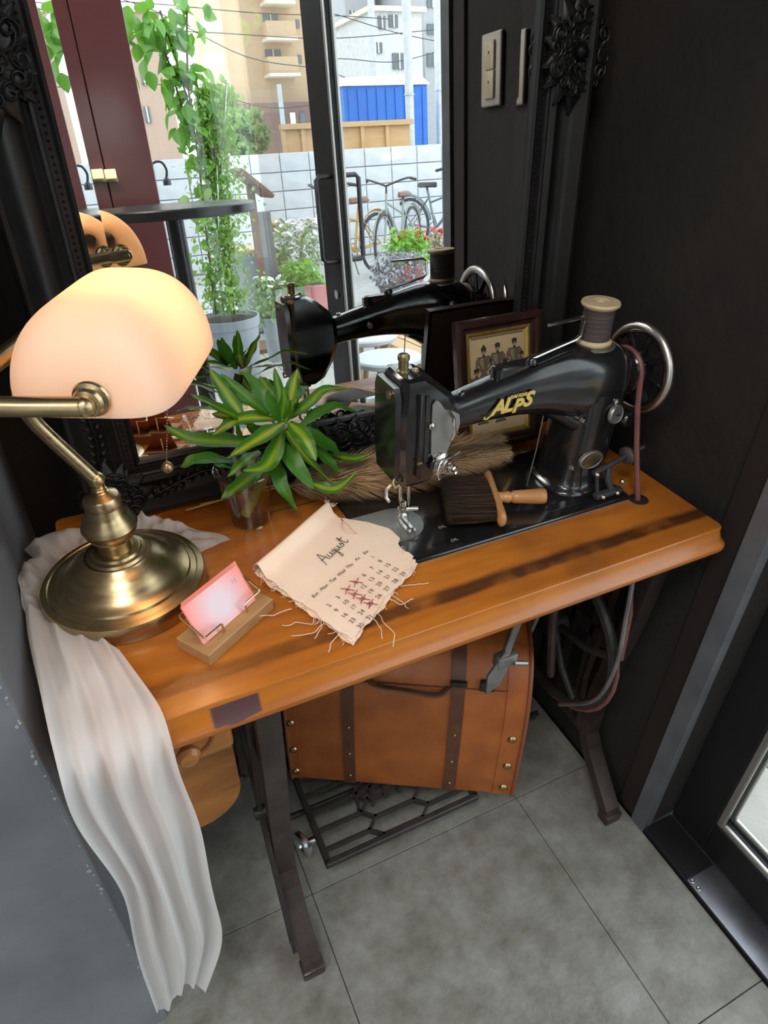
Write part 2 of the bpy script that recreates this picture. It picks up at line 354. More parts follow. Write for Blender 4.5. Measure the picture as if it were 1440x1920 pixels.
# ------------------------------------------------------------------ treadle sewing table
def table_wood():
    m = mat('worn_table_wood', (0.48, 0.155, 0.018), 0.30, c2=(0.30, 0.085, 0.012), scale=7, detail=10, stretch=(0.35, 3.2, 3.2), ramp=(0.38, 0.72), bump=0.04, bscale=40, coat=0.18, rvar=0.08, distort=1.2)
    nt = m.node_tree; L = nt.links.new; b = nt.nodes['Principled BSDF']
    cr = [n for n in nt.nodes if n.type == 'VALTORGB'][0]
    tc = [n for n in nt.nodes if n.type == 'TEX_COORD'][0]
    sp = _node(nt, 'ShaderNodeSeparateXYZ'); L(tc.outputs['Object'], sp.inputs[0])
    def rng(src, a0, a1, b0=0, b1=1):
        r = _node(nt, 'ShaderNodeMapRange'); r.interpolation_type = 'SMOOTHSTEP'
        for k, v in (('From Min', a0), ('From Max', a1), ('To Min', b0), ('To Max', b1)): r.inputs[k].default_value = v
        L(src, r.inputs['Value']); return r.outputs['Result']
    def mul(a, c):
        n = _node(nt, 'ShaderNodeMath', operation='MULTIPLY'); L(a, n.inputs[0])
        if isinstance(c, float): n.inputs[1].default_value = c
        else: L(c, n.inputs[1])
        return n.outputs[0]
    nz = _node(nt, 'ShaderNodeTexNoise'); nz.inputs['Scale'].default_value = 14; nz.inputs['Detail'].default_value = 8
    L(tc.outputs['Object'], nz.inputs['Vector'])
    ny = _node(nt, 'ShaderNodeMath', operation='MULTIPLY_ADD'); L(nz.outputs['Fac'], ny.inputs[0]); ny.inputs[1].default_value = 0.012; L(sp.outputs['Y'], ny.inputs[2])
    y = ny.outputs[0]
    stripe = mul(rng(y, -0.180, -0.172), rng(y, -0.160, -0.148, 1, 0))          # dark inlay line along the front
    stripe = mul(stripe, mul(rng(nz.outputs['Fac'], 0.32, 0.5, 0.45, 0.9), rng(sp.outputs['X'], -0.4, 0.1, 0.45, 1.0)))
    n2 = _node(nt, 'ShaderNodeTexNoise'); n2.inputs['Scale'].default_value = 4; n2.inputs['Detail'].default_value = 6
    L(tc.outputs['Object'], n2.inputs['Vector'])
    age_shade = mul(rng(n2.outputs['Fac'], 0.42, 0.7), rng(sp.outputs['X'], -0.25, 0.3, 0.2, 0.9))   # patchy dark varnish, plus shade painted in towards the right end
    mx = _node(nt, 'ShaderNodeMix', data_type='RGBA'); L(age_shade, mx.inputs['Factor']); L(cr.outputs['Color'], mx.inputs[6]); mx.inputs[7].default_value = (0.10, 0.028, 0.007, 1)
    m2 = _node(nt, 'ShaderNodeMix', data_type='RGBA'); L(stripe, m2.inputs['Factor']); L(mx.outputs[2], m2.inputs[6]); m2.inputs[7].default_value = (0.035, 0.012, 0.006, 1)
    # worn patch without varnish on the front edge near the cloth
    px_ = mul(rng(sp.outputs['X'], -0.294, -0.290), rng(sp.outputs['X'], -0.242, -0.238, 1, 0))
    zz = _node(nt, 'ShaderNodeMath', operation='MULTIPLY_ADD'); L(nz.outputs['Fac'], zz.inputs[0]); zz.inputs[1].default_value = 0.022; L(sp.outputs['Z'], zz.inputs[2])
    pz = mul(mul(rng(zz.outputs[0], 0.7295, 0.7305), rng(sp.outputs['Z'], 0.738, 0.740, 1, 0)), rng(y, -0.2, -0.195, 1, 0))
    m3 = _node(nt, 'ShaderNodeMix', data_type='RGBA'); L(mul(mul(px_, pz), rng(nz.outputs['Fac'], 0.3, 0.45)), m3.inputs['Factor']); L(m2.outputs[2], m3.inputs[6]); m3.inputs[7].default_value = (0.09, 0.045, 0.05, 1)
    L(m3.outputs[2], b.inputs['Base Color'])
    return m
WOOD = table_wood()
WOOD2 = mat('drawer_wood', (0.45, 0.18, 0.035), 0.38, c2=(0.30, 0.10, 0.018), scale=9, stretch=(0.5, 3, 3), coat=0.2, distort=1)
IRON = mat('brown_cast_iron', (0.042, 0.029, 0.027), 0.38, 0.35, c2=(0.065, 0.045, 0.04), scale=25, rvar=0.12, bump=0.08, bscale=150)
IRON_BK = mat('black_cast_iron', (0.028, 0.026, 0.026), 0.4, 0.35, c2=(0.045, 0.04, 0.038), scale=25, rvar=0.1, bump=0.08, bscale=120)
LEATHER_BELT = mat('oxblood_belt', (0.20, 0.07, 0.06), 0.5, c2=(0.14, 0.05, 0.045), scale=40)
DULL_STEEL = mat('dull_steel', (0.32, 0.31, 0.31), 0.4, 0.85, c2=(0.22, 0.21, 0.21), scale=30, rvar=0.1)
TZ = 0.745
table = thing('sewing_table', 'old treadle sewing table with worn orange-brown top on dark cast-iron legs', 'table', (0.32, 0.69, 0))
# top: rounded-corner plan, moulded edge as stacked rings
def plan(inset, z, x0=-0.108, x1=0.775, y0=0.466, y1=0.905, r=0.022, n=7):
    x0 += inset; x1 -= inset; y0 += inset; y1 -= inset; r = max(r-inset, 0.004); out = []
    for cx, cy, a0 in ((x1-r, y0+r, -90), (x1-r, y1-r, 0), (x0+r, y1-r, 90), (x0+r, y0+r, 180)):
        for k in range(n): a = radians(a0+90*k/(n-1)); out.append((cx+r*cos(a), cy+r*sin(a), z))
    return out
prof = [(0.016, 0.7448), (0.0145, 0.745), (0.0128, 0.7446), (0.0120, 0.7434), (0.0120, 0.7405), (0.0112, 0.7360), (0.0094, 0.7300), (0.0062, 0.7240), (0.0026, 0.7195), (0.0004, 0.7172), (0.0, 0.7140), (0.0006, 0.7105), (0.003, 0.7070), (0.007, 0.7040), (0.012, 0.702)]
rings = [plan(i, z) for i, z in prof]
tb = B().loft(rings[1:][::-1], caps=True)
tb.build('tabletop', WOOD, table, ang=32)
# a second, slightly sunk border line in the top: the joint of the lid board behind the bed
B().box((0.47, 0.781, TZ+0.0002), (0.60, 0.0016, 0.0006)).build('lid_joint', IRON_BK, table, smooth=False)
# slotted hole for the belt
B().lathe((0.700, 0.583, TZ), [(0.0, 0.0006), (0.013, 0.0006), (0.015, 0.0001)], 20).build('belt_hole', IRON_BK, table)
# cast-iron side frames: flat bars in a plane X = const
def flat_bar(b, pts, w, xc, tx):
    P = [Vector((0, p[0], p[1])) for p in pts]; Lp = []; Rp = []
    for i in range(len(P)):
        d = (P[min(i+1, len(P)-1)] - P[max(i-1, 0)]).normalized(); nn = Vector((0, -d.z, d.y))
        Lp.append(P[i]+nn*w/2); Rp.append(P[i]-nn*w/2)
    rows = [[(xc-tx/2, p.y, p.z), (xc+tx/2, p.y, p.z), (xc+tx/2, q.y, q.z), (xc-tx/2, q.y, q.z)] for p, q in zip(Lp, Rp)]
    b.loft(rows)
def side_frame(xc, name):
    for ya, yb, z, w, tx in ((0.51, 0.88, 0.695, 0.016, 0.035), (0.60, 0.785, 0.15, 0.022, 0.014), (0.60, 0.785, 0.40, 0.03, 0.012)):
        fr = B(); flat_bar(fr, [(ya, z), (yb, z)], w, xc, tx); fr.build('side_rail', IRON, table, smooth=False)
    
    for sgn in (-1, 1):
        f = lambda y: 0.692 + sgn*(0.692-y)*-1 if sgn < 0 else 0.692 + (0.692-y)
        leg = B(); f = (lambda y: y) if sgn < 0 else (lambda y: 1.384-y)
        flat_bar(leg, [(f(0.545), 0.70), (f(0.56), 0.50), (f(0.588), 0.28), (f(0.588), 0.16), (f(0.570), 0.125), (f(0.487), 0.028), (f(0.480), 0.012)], 0.024, xc, 0.032)
        flat_bar(leg, [(f(0.585), 0.70), (f(0.60), 0.50), (f(0.612), 0.30), (f(0.600), 0.17)], 0.008, xc-0.020, 0.006)
        leg.build('leg', IRON, table, smooth=False)
        B().box((xc, f(0.481), 0.0125), (0.038, 0.028, 0.025), bev=0.003).build('foot', IRON, table)
    for y in (0.64, 0.692, 0.745):
        bb = B(); flat_bar(bb, [(y, 0.69), (y, 0.16)], 0.010, xc, 0.012); bb.build('upright', IRON, table, smooth=False)
    sc = B().tube(spline([(xc, 0.60+0.0, 0.45), (xc, 0.64, 0.52), (xc, 0.692, 0.47), (xc, 0.745, 0.52), (xc, 0.785, 0.45)], 6), 0.006, 6)
    sc.build('scroll', IRON, table)
side_frame(0.098, 'l'); side_frame(0.745, 'r')
# thin outer rod with a bolt beside the near leg, as on the original stand
rod = B(); flat_bar(rod, [(0.70, 0.62), (0.60, 0.30), (0.50, 0.05)], 0.007, 0.076, 0.007); flat_bar(rod, [(0.715, 0.62), (0.615, 0.30), (0.515, 0.05)], 0.004, 0.076, 0.007)
rod.build('brace_rod', IRON_BK, table, smooth=False)
B().cyl((0.066, 0.607, 0.31), (0.086, 0.607, 0.31), 0.010, n=12).build('bolt', IRON_BK, table)
for z in (0.155, 0.69): B().box((0.42, 0.835, z), (0.65, 0.012, 0.02)).build('cross_stretcher', IRON, table, smooth=False)
# treadle plate: outer frame and hexagon net
tx0, tx1, ty0, ty1, tz = 0.178, 0.492, 0.602, 0.838, 0.072
tr = B()
for (cx, cy, sx, sy) in (((tx0+tx1)/2, ty0, tx1-tx0+0.012, 0.012), ((tx0+tx1)/2, ty1, tx1-tx0+0.012, 0.012), (tx0, (ty0+ty1)/2, 0.012, ty1-ty0), (tx1, (ty0+ty1)/2, 0.012, ty1-ty0)):
    tr.box((cx, cy, tz), (sx, sy, 0.014), bev=0.002, seg=1)
tre = tr.build('treadle_frame', IRON_BK, table, smooth=False)
def bar2(p, q, w=0.006, h=0.012):
    d = Vector((q[0]-p[0], q[1]-p[1], 0)); return B().box(((p[0]+q[0])/2, (p[1]+q[1])/2, tz), (d.length+0.004, w, h), rz=math.atan2(d.y, d.x))
pc, hh_, ta = (tx1-tx0)/3, 0.0197, 0.011
def clip_bar(p, q):
    if max(p[0], q[0]) > tx1+0.001 or min(p[0], q[0]) < tx0-0.001 or max(p[1], q[1]) > ty1+0.001 or min(p[1], q[1]) < ty0-0.001: return
    bar2(p, q, 0.0048, 0.013).build('lattice_bar', IRON_BK, table, smooth=False)
for i in range(3):                  # net of long hexagons, neighbouring columns half a row apart
    xc = tx0+pc*(i+0.5)
    for r in range(-1, 7):
        y = ty0+(r+0.5*(i % 2))*2*hh_+0.006
        xl = xc-pc/2+ta if i > 0 else tx0; xr = xc+pc/2-ta if i < 2 else tx1
        clip_bar((xl, y+hh_), (xr, y+hh_))
        if i < 2: clip_bar((xc+pc/2-ta, y+hh_), (xc+pc/2+ta, y)); clip_bar((xc+pc/2+ta, y), (xc+pc/2-ta, y-hh_))
# cast emblem in the middle of the plate: interlaced strapwork
for (pa, pb2) in (((0.27, 0.675), (0.285, 0.735)), ((0.30, 0.675), (0.315, 0.735)), ((0.33, 0.68), (0.345, 0.74)), ((0.36, 0.68), (0.37, 0.735)), ((0.265, 0.705), (0.375, 0.712))):
    bar2(pa, pb2, 0.006, 0.014).build('emblem_bar', IRON_BK, table, smooth=False)
B().cyl((0.115, 0.725, tz-0.014), (0.735, 0.725, tz-0.014), 0.006, n=10).build('treadle_axle', IRON_BK, table)
# pale roller at the near end of the axle
B().torus((0.150, 0.668, 0.050), 0.019, 0.008, (1, 0.3, 0), 20, 8).cyl((0.150, 0.668, 0.050), (0.176, 0.664, 0.056), 0.007, n=10).build('roller', ALU, table)
# band wheel with spokes, crank and pitman rod
wc = (0.690, 0.690, 0.395)
wh = B().torus(wc, 0.160, 0.010, (1, 0, 0), 56, 8); wheel = wh.build('band_wheel', IRON_BK, table)
B().lathe((0.672, wc[1], wc[2]), [(0.0, 0), (0.022, 0), (0.024, 0.036), (0, 0.036)], 18, (1, 0, 0)).build('hub', IRON_BK, wheel)
for k in range(5):
    a = 2*pi*k/5+0.3; c_, s_ = cos(a), sin(a)
    B().tube([(wc[0], wc[1]+c_*0.02, wc[2]+s_*0.02), (wc[0], wc[1]+c_*0.09-s_*0.012, wc[2]+s_*0.09+c_*0.012), (wc[0], wc[1]+c_*0.155, wc[2]+s_*0.155)], 0.007, 8).build('spoke', IRON_BK, wheel)
B().tube([(0.655, 0.70, 0.42), (0.640, 0.715, 0.30), (0.630, 0.72, 0.085)], 0.007, 8).build('pitman_rod', DULL_STEEL, table)
B().tube(spline([(0.672, 0.535, 0.68), (0.668, 0.52, 0.58), (0.664, 0.508, 0.47), (0.664, 0.53, 0.36), (0.66, 0.60, 0.27)], 6), 0.0042, 8).build('belt_guard', DULL_STEEL, table)
B().tube(spline([(0.600, 0.585, 0.66), (0.595, 0.60, 0.56), (0.605, 0.60, 0.47), (0.63, 0.61, 0.36)], 5), 0.0075, 8).build('guard_stay', IRON, table)
B().cyl((0.590, 0.560, 0.690), (0.597, 0.548, 0.683), 0.015, n=16).build('adjuster_button', ALU, table)
# knee lever hanging under the top
kl = B().cyl((0.463, 0.520, 0.700), (0.440, 0.520, 0.585), 0.007, 0.006, 12).build('knee_lever', DULL_STEEL, table)
B().box((0.440, 0.518, 0.583), (0.034, 0.018, 0.022), bev=0.004).cyl((0.45, 0.509, 0.578), (0.47, 0.505, 0.572), 0.004, n=10).build('clamp', DULL_STEEL, kl)
B().prism([(0.0, 0.0), (0.026, 0.034), (0.042, 0.018), (0.020, -0.026), (-0.002, -0.034)], -0.002, 0.002, frame((0.408, 0.512, 0.568), (1, 0, 0), (0, 0.1, 1))).build('blade', DULL_STEEL, kl, smooth=False)
# drawer under the left end: front with turned roundel and knob, rounded bin behind
dr = B().box((-0.028, 0.588, 0.648), (0.158, 0.12, 0.108), bev=0.008, seg=3).build('drawer', WOOD2, table)
B().lathe((-0.004, 0.5285, 0.640), [(0.034, 0.0), (0.034, 0.0025), (0.0305, 0.0025), (0.029, -0.0005), (0.0, -0.0005)], 36, (0, -1, 0)).build('roundel', WOOD, dr)
B().lathe((-0.004, 0.5285, 0.640), [(0.008, 0), (0.0065, 0.010), (0.013, 0.018), (0.014, 0.024), (0.010, 0.030), (0.0, 0.032)], 20, (0, -1, 0)).build('knob', WOOD2, dr)
def uplan(y, s=1.0):
    pts = [(-0.102, 0.592), (0.054, 0.592), (0.054, 0.50)] + [(0.054-0.07*(1-cos(a)), 0.415-0.07*sin(a)) for a in [radians(9*k) for k in range(11)]] + [(-0.102, 0.345)]
    return [(p[0], y, p[1]) for p in pts]
B().loft([uplan(0.600), uplan(0.86)]).build('rounded_bin', WOOD2, table, ang=30)

# leather drive belt: from the hand wheel through the top, round the band wheel and up again
belt_pts = [(0.700, 0.634, 0.915), (0.700, 0.628, 0.88), (0.699, 0.610, 0.82), (0.698, 0.584, 0.75), (0.697, 0.566, 0.66), (0.696, 0.535, 0.55), (0.690, 0.522, 0.46)]
for k in range(0, 19):
    a = radians(160 + 10*k*1.2); belt_pts.append((0.690, wc[1]+0.172*cos(a), wc[2]+0.172*sin(a)))
belt_pts += [(0.700, 0.80, 0.58), (0.702, 0.735, 0.75), (0.700, 0.700, 0.915)]
for k in range(1, 12):
    a = radians(15*k); belt_pts.append((0.700, 0.667+0.033*cos(a), 0.918+0.033*sin(a)))
tag(B().tube(belt_pts, 0.0042, 8, closed=True).build('drive_belt', LEATHER_BELT, origin=(0.69, 0.667, 0.5)), 'thin oxblood leather drive belt looping from the hand wheel down through the tabletop', 'belt')
# ------------------------------------------------------------------ sewing machine
BLACK = mat('black_japanned_enamel', (0.0075, 0.0075, 0.0085), 0.16, c2=(0.013, 0.013, 0.014), scale=18, coat=0.5, rvar=0.09, bump=0.02, bscale=30)
CHROME = mat('worn_chrome', (0.62, 0.60, 0.57), 0.2, 1.0, c2=(0.45, 0.42, 0.39), scale=40, rvar=0.08)
STEEL_PL = mat('needle_plate_steel', (0.34, 0.34, 0.33), 0.42, 0.8, c2=(0.27, 0.27, 0.26), scale=25, rvar=0.08)
GOLD = mat('gold_decal', (0.75, 0.57, 0.16), 0.45, 0.1, c2=(0.65, 0.48, 0.12), scale=60)
PALEDEC = mat('worn_decal', (0.30, 0.28, 0.22), 0.5)
BRASS_OLD = mat('old_brass', (0.38, 0.30, 0.17), 0.35, 0.9, c2=(0.25, 0.19, 0.1), scale=50)
BZ = 0.750; MY = 0.677
sm = thing('sewing_machine', 'black enamelled vintage sewing machine lettered ALPS in gold, set into the table', 'sewing machine', (0.49, MY, TZ))
# bed
bb = []
def rrect(x0, x1, y0, y1, r, z, n=6):
    out = []
    for cx, cy, a0 in ((x1-r, y0+r, -90), (x1-r, y1-r, 0), (x0+r, y1-r, 90), (x0+r, y0+r, 180)):
        for k in range(n): a = radians(a0+90*k/(n-1)); out.append((cx+r*cos(a), cy+r*sin(a), z))
    return out
B().loft([rrect(0.283, 0.690, 0.588, 0.767, 0.008, TZ-0.004), rrect(0.283, 0.690, 0.588, 0.767, 0.008, BZ-0.0015), rrect(0.2845, 0.6885, 0.5895, 0.7655, 0.008, BZ)]).build('bed', BLACK, sm)
bed_rim = B().loft([rrect(0.282, 0.691, 0.587, 0.768, 0.009, TZ+0.0002), rrect(0.282, 0.691, 0.587, 0.768, 0.009, TZ+0.0022)], caps=False).build('bed_rim', STEEL_PL, sm)
# needle plate: long semicircle, slide plate joint
pp = [(0.286, 0.640), (0.286, 0.716)] + [(0.340+0.037*sin(radians(180*k/18)), 0.678+0.038*cos(radians(180*k/18))) for k in range(19)]
pp = [(x, y-0.006) for x, y in pp]
B().prism([(x, y) for x, y in pp][::-1], BZ, BZ+0.0012).build('needle_plate', STEEL_PL, sm, smooth=False)
B().prism([(0.556, 0.606), (0.610, 0.606), (0.616, 0.613), (0.610, 0.620), (0.556, 0.620), (0.550, 0.613)], BZ, BZ+0.001).build('cover_plate', BLACK, sm, smooth=False)
# body: arm loft along X and pillar loft along Z
arm = [ # x, zc, hy, hz
 (0.395, 0.905, 0.020, 0.026), (0.420, 0.9075, 0.0215, 0.0235), (0.450, 0.912, 0.023, 0.0255), (0.490, 0.9165, 0.0255, 0.0295), (0.530, 0.920, 0.029, 0.036), (0.565, 0.920, 0.033, 0.043), (0.595, 0.917, 0.038, 0.051), (0.625, 0.913, 0.042, 0.055), (0.660, 0.912, 0.043, 0.054), (0.682, 0.914, 0.040, 0.046), (0.690, 0.916, 0.033, 0.036)]
body = B().loft([super_ring(MY, zc, hy, hz, 32, 2.7, 'yz', x) for x, zc, hy, hz in [tuple(a) for a in spline(arm, 3)]])
pil = [ # z, xc, hx, hy
 (BZ, 0.640, 0.054, 0.056), (0.754, 0.640, 0.052, 0.053), (0.760, 0.641, 0.046, 0.047), (0.785, 0.643, 0.0435, 0.044), (0.82, 0.645, 0.0430, 0.043), (0.86, 0.648, 0.044, 0.043), (0.89, 0.650, 0.048, 0.043), (0.92, 0.652, 0.050, 0.042), (0.945, 0.654, 0.048, 0.038)]
body.loft([super_ring(xc, MY, hx, hy, 32, 3.0, 'xy', z) for z, xc, hx, hy in spline(pil, 2)])
# fillet under the arm where it meets the pillar
body.loft([super_ring(MY, z, 0.034-0.004*k, 0.018, 24, 3, 'yz', x) for k, (x, z) in enumerate([(0.612, 0.860), (0.603, 0.866), (0.592, 0.874), (0.578, 0.884), (0.56, 0.893)])])
body.build('body', BLACK, sm, ang=60)
# head: box with chamfered front, widening into the arm
def hsec(z, xl, xr, yf, yb, c=0.010):
    return [(xl, yf+c, z), (xl+c*0.7, yf, z), (xr-c, yf, z), (xr, yf+c, z), (xr, yb-c, z), (xr-c, yb, z), (xl+c*0.7, yb, z), (xl, yb-c, z)]
hs = [(0.824, 0.338, 0.374, 0.652, 0.702, 0.010), (0.832, 0.331, 0.384, 0.645, 0.709, 0.011), (0.860, 0.327, 0.402, 0.641, 0.713, 0.011), (0.895, 0.326, 0.414, 0.640, 0.714, 0.011), (0.925, 0.327, 0.414, 0.640, 0.714, 0.011), (0.948, 0.329, 0.402, 0.641, 0.713, 0.011), (0.966, 0.331, 0.382, 0.643, 0.711, 0.011), (0.974, 0.333, 0.370, 0.646, 0.708, 0.010), (0.977, 0.337, 0.364, 0.652, 0.702, 0.008)]
head = B().loft([hsec(*h) for h in hs]).build('head', BLACK, sm, ang=25)
# end cover proud of the head's left side, with its screw
B().loft([[(x, y, z) for y, z in ((0.652, 0.838), (0.647, 0.870), (0.647, 0.955), (0.653, 0.968), (0.701, 0.968), (0.707, 0.955), (0.707, 0.870), (0.702, 0.838))] for x in (0.330, 0.3235, 0.322)]).build('face_plate', BLACK, head, ang=25)
B().cyl((0.3215, 0.662, 0.957), (0.3185, 0.662, 0.957), 0.005, n=12).build('screw', BRASS_OLD, head)
# front: take-up slot rib, thread guard plate, take-up lever
B().box((0.351, 0.6385, 0.902), (0.005, 0.006, 0.118), bev=0.002).build('slot_rib', BLACK, head)
B().box((0.3625, 0.6400, 0.910), (0.006, 0.002, 0.092)).build('slot', IRON_BK, head, smooth=False)
gp = [(0.3675, 0.944), (0.372, 0.950), (0.378, 0.946), (0.386, 0.934), (0.397, 0.930), (0.4065, 0.924), (0.4085, 0.912), (0.406, 0.898), (0.397, 0.886), (0.390, 0.868), (0.376, 0.864), (0.369, 0.875), (0.3675, 0.905)]
B().prism([(x-0.385, z-0.90) for x, z in gp], 0, 0.0022, frame((0.385, 0.6395, 0.90), (1, 0, 0), (0, 0, 1))).build('thread_guard', STEEL_PL, head, smooth=False)
B().tube([(0.391, 0.637, 0.931), (0.3925, 0.628, 0.926), (0.3945, 0.625, 0.905), (0.394, 0.632, 0.892)], 0.0022, 8).build('take_up_lever', CHROME, head)
B().lathe((0.3665, 0.638, 0.917), [(0.0045, 0), (0.0045, 0.004), (0.003, 0.0055), (0, 0.006)], 14, (0, -1, 0)).build('lever_eye', CHROME, head)
# tension dial: discs, coil spring, nut
td = B().lathe((0.383, 0.640, 0.858), [(0.016, 0), (0.0165, 0.003), (0.013, 0.004), (0.0165, 0.005), (0.0165, 0.0075), (0.011, 0.009), (0.008, 0.010)], 26, (0.25, -1, 0.05)).build('tension_discs', CHROME, head)
axd = Vector((0.25, -1, 0.05)).normalized(); du = axd.orthogonal().normalized(); dw = axd.cross(du); c0 = Vector((0.383, 0.640, 0.858))
B().tube([c0+axd*(0.008+0.0005*k)+(du*cos(k*0.7)+dw*sin(k*0.7))*(0.0115-0.00014*k) for k in range(38)], 0.0009, 6).build('tension_spring', CHROME, td)
B().lathe(c0+axd*0.020, [(0.0055, 0), (0.0065, 0.004), (0.0065, 0.009), (0.0045, 0.0105), (0.002, 0.009), (0.002, 0.006)], 18, axd).build('tension_nut', CHROME, td)
B().tube([(0.372, 0.634, 0.872), (0.369, 0.624, 0.872), (0.384, 0.620, 0.875), (0.402, 0.622, 0.880)], 0.0012, 6).tube([(0.375, 0.625, 0.868), (0.368, 0.618, 0.858), (0.371, 0.617, 0.848), (0.377, 0.622, 0.846)], 0.0009, 6).build('thread_guide', CHROME, head)
B().box((0.351, 0.6345, 0.868), (0.007, 0.003, 0.003), bev=0.0008).build('guide_clip', BRASS_OLD, head)
B().tube([(0.327, 0.655, 0.845), (0.321, 0.650, 0.838), (0.323, 0.648, 0.830), (0.330, 0.650, 0.832)], 0.002, 6).build('oil_tube', BRASS_OLD, head)
# presser bar knob on top
B().lathe((0.3465, MY, 0.974), [(0.0, 0), (0.0085, 0), (0.0085, 0.004), (0.0062, 0.006), (0.0062, 0.017), (0.0075, 0.018), (0.0075, 0.023), (0.006, 0.0245), (0.003, 0.0235), (0.0, 0.0235)], 20).build('pressure_knob', BRASS_OLD, sm)
B().lathe((0.361, 0.672, 0.974), [(0.005, 0), (0.005, 0.004), (0.003, 0.006), (0, 0.006)], 14).build('screw', BRASS_OLD, sm)
# presser bar, needle bar, clamp and foot
pb = B().cyl((0.3475, 0.679, 0.755), (0.3475, 0.679, 0.828), 0.0034, n=12).build('presser_bar', CHROME, sm)
B().box((0.3475, 0.674, 0.779), (0.010, 0.012, 0.018), bev=0.002).build('clamp', CHROME, pb)
B().cyl((0.352, 0.668, 0.776), (0.366, 0.660, 0.777), 0.003, n=10).build('thumb_screw', CHROME, pb)
ft = B().box((0.345, 0.662, 0.7535), (0.0045, 0.026, 0.002)).box((0.3525, 0.662, 0.7535), (0.0045, 0.026, 0.002)).box((0.3488, 0.674, 0.7575), (0.012, 0.006, 0.009))
ft.tube([(0.345, 0.650, 0.7535), (0.345, 0.643, 0.757)], 0.0022, 6).tube([(0.3525, 0.650, 0.7535), (0.3525, 0.643, 0.757)], 0.0022, 6).build('presser_foot', CHROME, pb, smooth=False)
nb = B().cyl((0.357, 0.672, 0.772), (0.357, 0.672, 0.828), 0.003, n=12).build('needle_bar', CHROME, sm)
B().box((0.3525, 0.674, 0.816), (0.020, 0.014, 0.004), bev=0.001).build('bar_collar', BRASS_OLD, sm)
B().cyl((0.357, 0.672, 0.75), (0.357, 0.672, 0.772), 0.0006, 0.0009, 6).build('needle', CHROME, nb)
B().tube([(0.339, 0.690, 0.806), (0.331, 0.690, 0.800), (0.329, 0.686, 0.790), (0.333, 0.684, 0.783)], 0.0026, 6).build('presser_lifter', CHROME, sm)
# arm top: cap, bobbin winder stop, wire spool loop
B().loft([super_ring(0.508, MY, 0.030, 0.011, 20, 4, 'xy', 0.940), super_ring(0.508, MY, 0.030, 0.011, 20, 4, 'xy', 0.956), super_ring(0.508, MY, 0.027, 0.009, 20, 4, 'xy', 0.958)]).build('arm_cap', BLACK, sm)
B().lathe((0.533, MY-0.008, 0.957), [(0.008, 0), (0.008, 0.004), (0.005, 0.008), (0, 0.0085)], 16).build('loop_boss', BLACK, sm)
B().tube([(0.533, MY-0.008, 0.964), (0.565, MY-0.006, 0.970), (0.604, MY-0.004, 0.977), (0.612, MY-0.004, 0.982), (0.612, MY-0.006, 1.004), (0.607, MY-0.008, 1.009), (0.545, MY-0.016, 1.010)], 0.0024, 8).build('wire_thread_loop', CHROME, sm)
B().lathe((0.640, MY, 0.9625), [(0.030, 0), (0.030, 0.0022), (0.026, 0.003), (0, 0.003)], 24).cyl((0.640, MY, 0.963), (0.640, MY, 1.020), 0.0025, n=8).build('spool_pin', STEEL_PL, sm)
B().lathe((0.430, MY-0.004, 0.932), [(0.004, 0), (0.004, 0.003), (0.002, 0.0045), (0, 0.0045)], 12).build('screw', CHROME, sm)
# pillar fittings
kn = B().lathe((0.664, 0.6335, 0.872), [(0.0145, 0), (0.0145, 0.004), (0.013, 0.006), (0.012, 0.005), (0.0, 0.005)], 28, (0.18, -1, 0.1)).build('stitch_dial', STEEL_PL, sm)
B().box((0.6655, 0.6265, 0.8728), (0.006, 0.002, 0.0016)).build('dial_mark', IRON_BK, kn, smooth=False)
B().lathe((0.664, 0.636, 0.890), [(0.005, 0), (0.005, 0.004), (0, 0.005)], 12, (0, -1, 0.1)).build('screw', CHROME, sm)
B().lathe((0.692, 0.640, 0.856), [(0.011, 0), (0.011, 0.007), (0.009, 0.010), (0.005, 0.009), (0, 0.009)], 22, (0.25, -1, 0.05)).build('black_knob', BLACK, sm)
bd = frame((0.637, 0.6315, 0.803), (1, 0, 0), (0, 0, 1))
B().loft([[(c_[0], c_[1], h) for c_ in [(0.021*k*cos(2*pi*j/28), 0.0145*k*sin(2*pi*j/28)) for j in range(28)]] for k, h in ((1, -0.004), (1, 0.001), (0.93, 0.0022), (0.86, 0.0012))], T=bd).build('badge_rim', STEEL_PL, sm)
B().loft([[(0.017*cos(2*pi*j/28), 0.0115*sin(2*pi*j/28), h) for j in range(28)] for h in (0.0, 0.0018)], T=bd).build('badge', BRASS_OLD, sm)
for (x, z) in ((0.604, 0.797), (0.606, 0.874)):
    vs, fs = text_mesh('OIL', 0.0075, frame((x, 0.6325, z), (0.85, 0, -0.5), (0.5, 0, 0.85)), 0.0003); B().add(vs, fs).build('oil_mark', PALEDEC, sm, smooth=False)
    B().cyl((x+0.007, 0.634, z-0.007), (x+0.007, 0.630, z-0.007), 0.0026, n=10).build('oil_hole', IRON_BK, sm)
for (x, y) in ((0.395, 0.607), (0.394, 0.640)):
    vs, fs = text_mesh('OIL', 0.0075, frame((x, y, BZ+0.0003), (1, 0.05, 0), (0, 1, 0)), 0.0002); B().add(vs, fs).build('oil_mark', PALEDEC, sm, smooth=False)
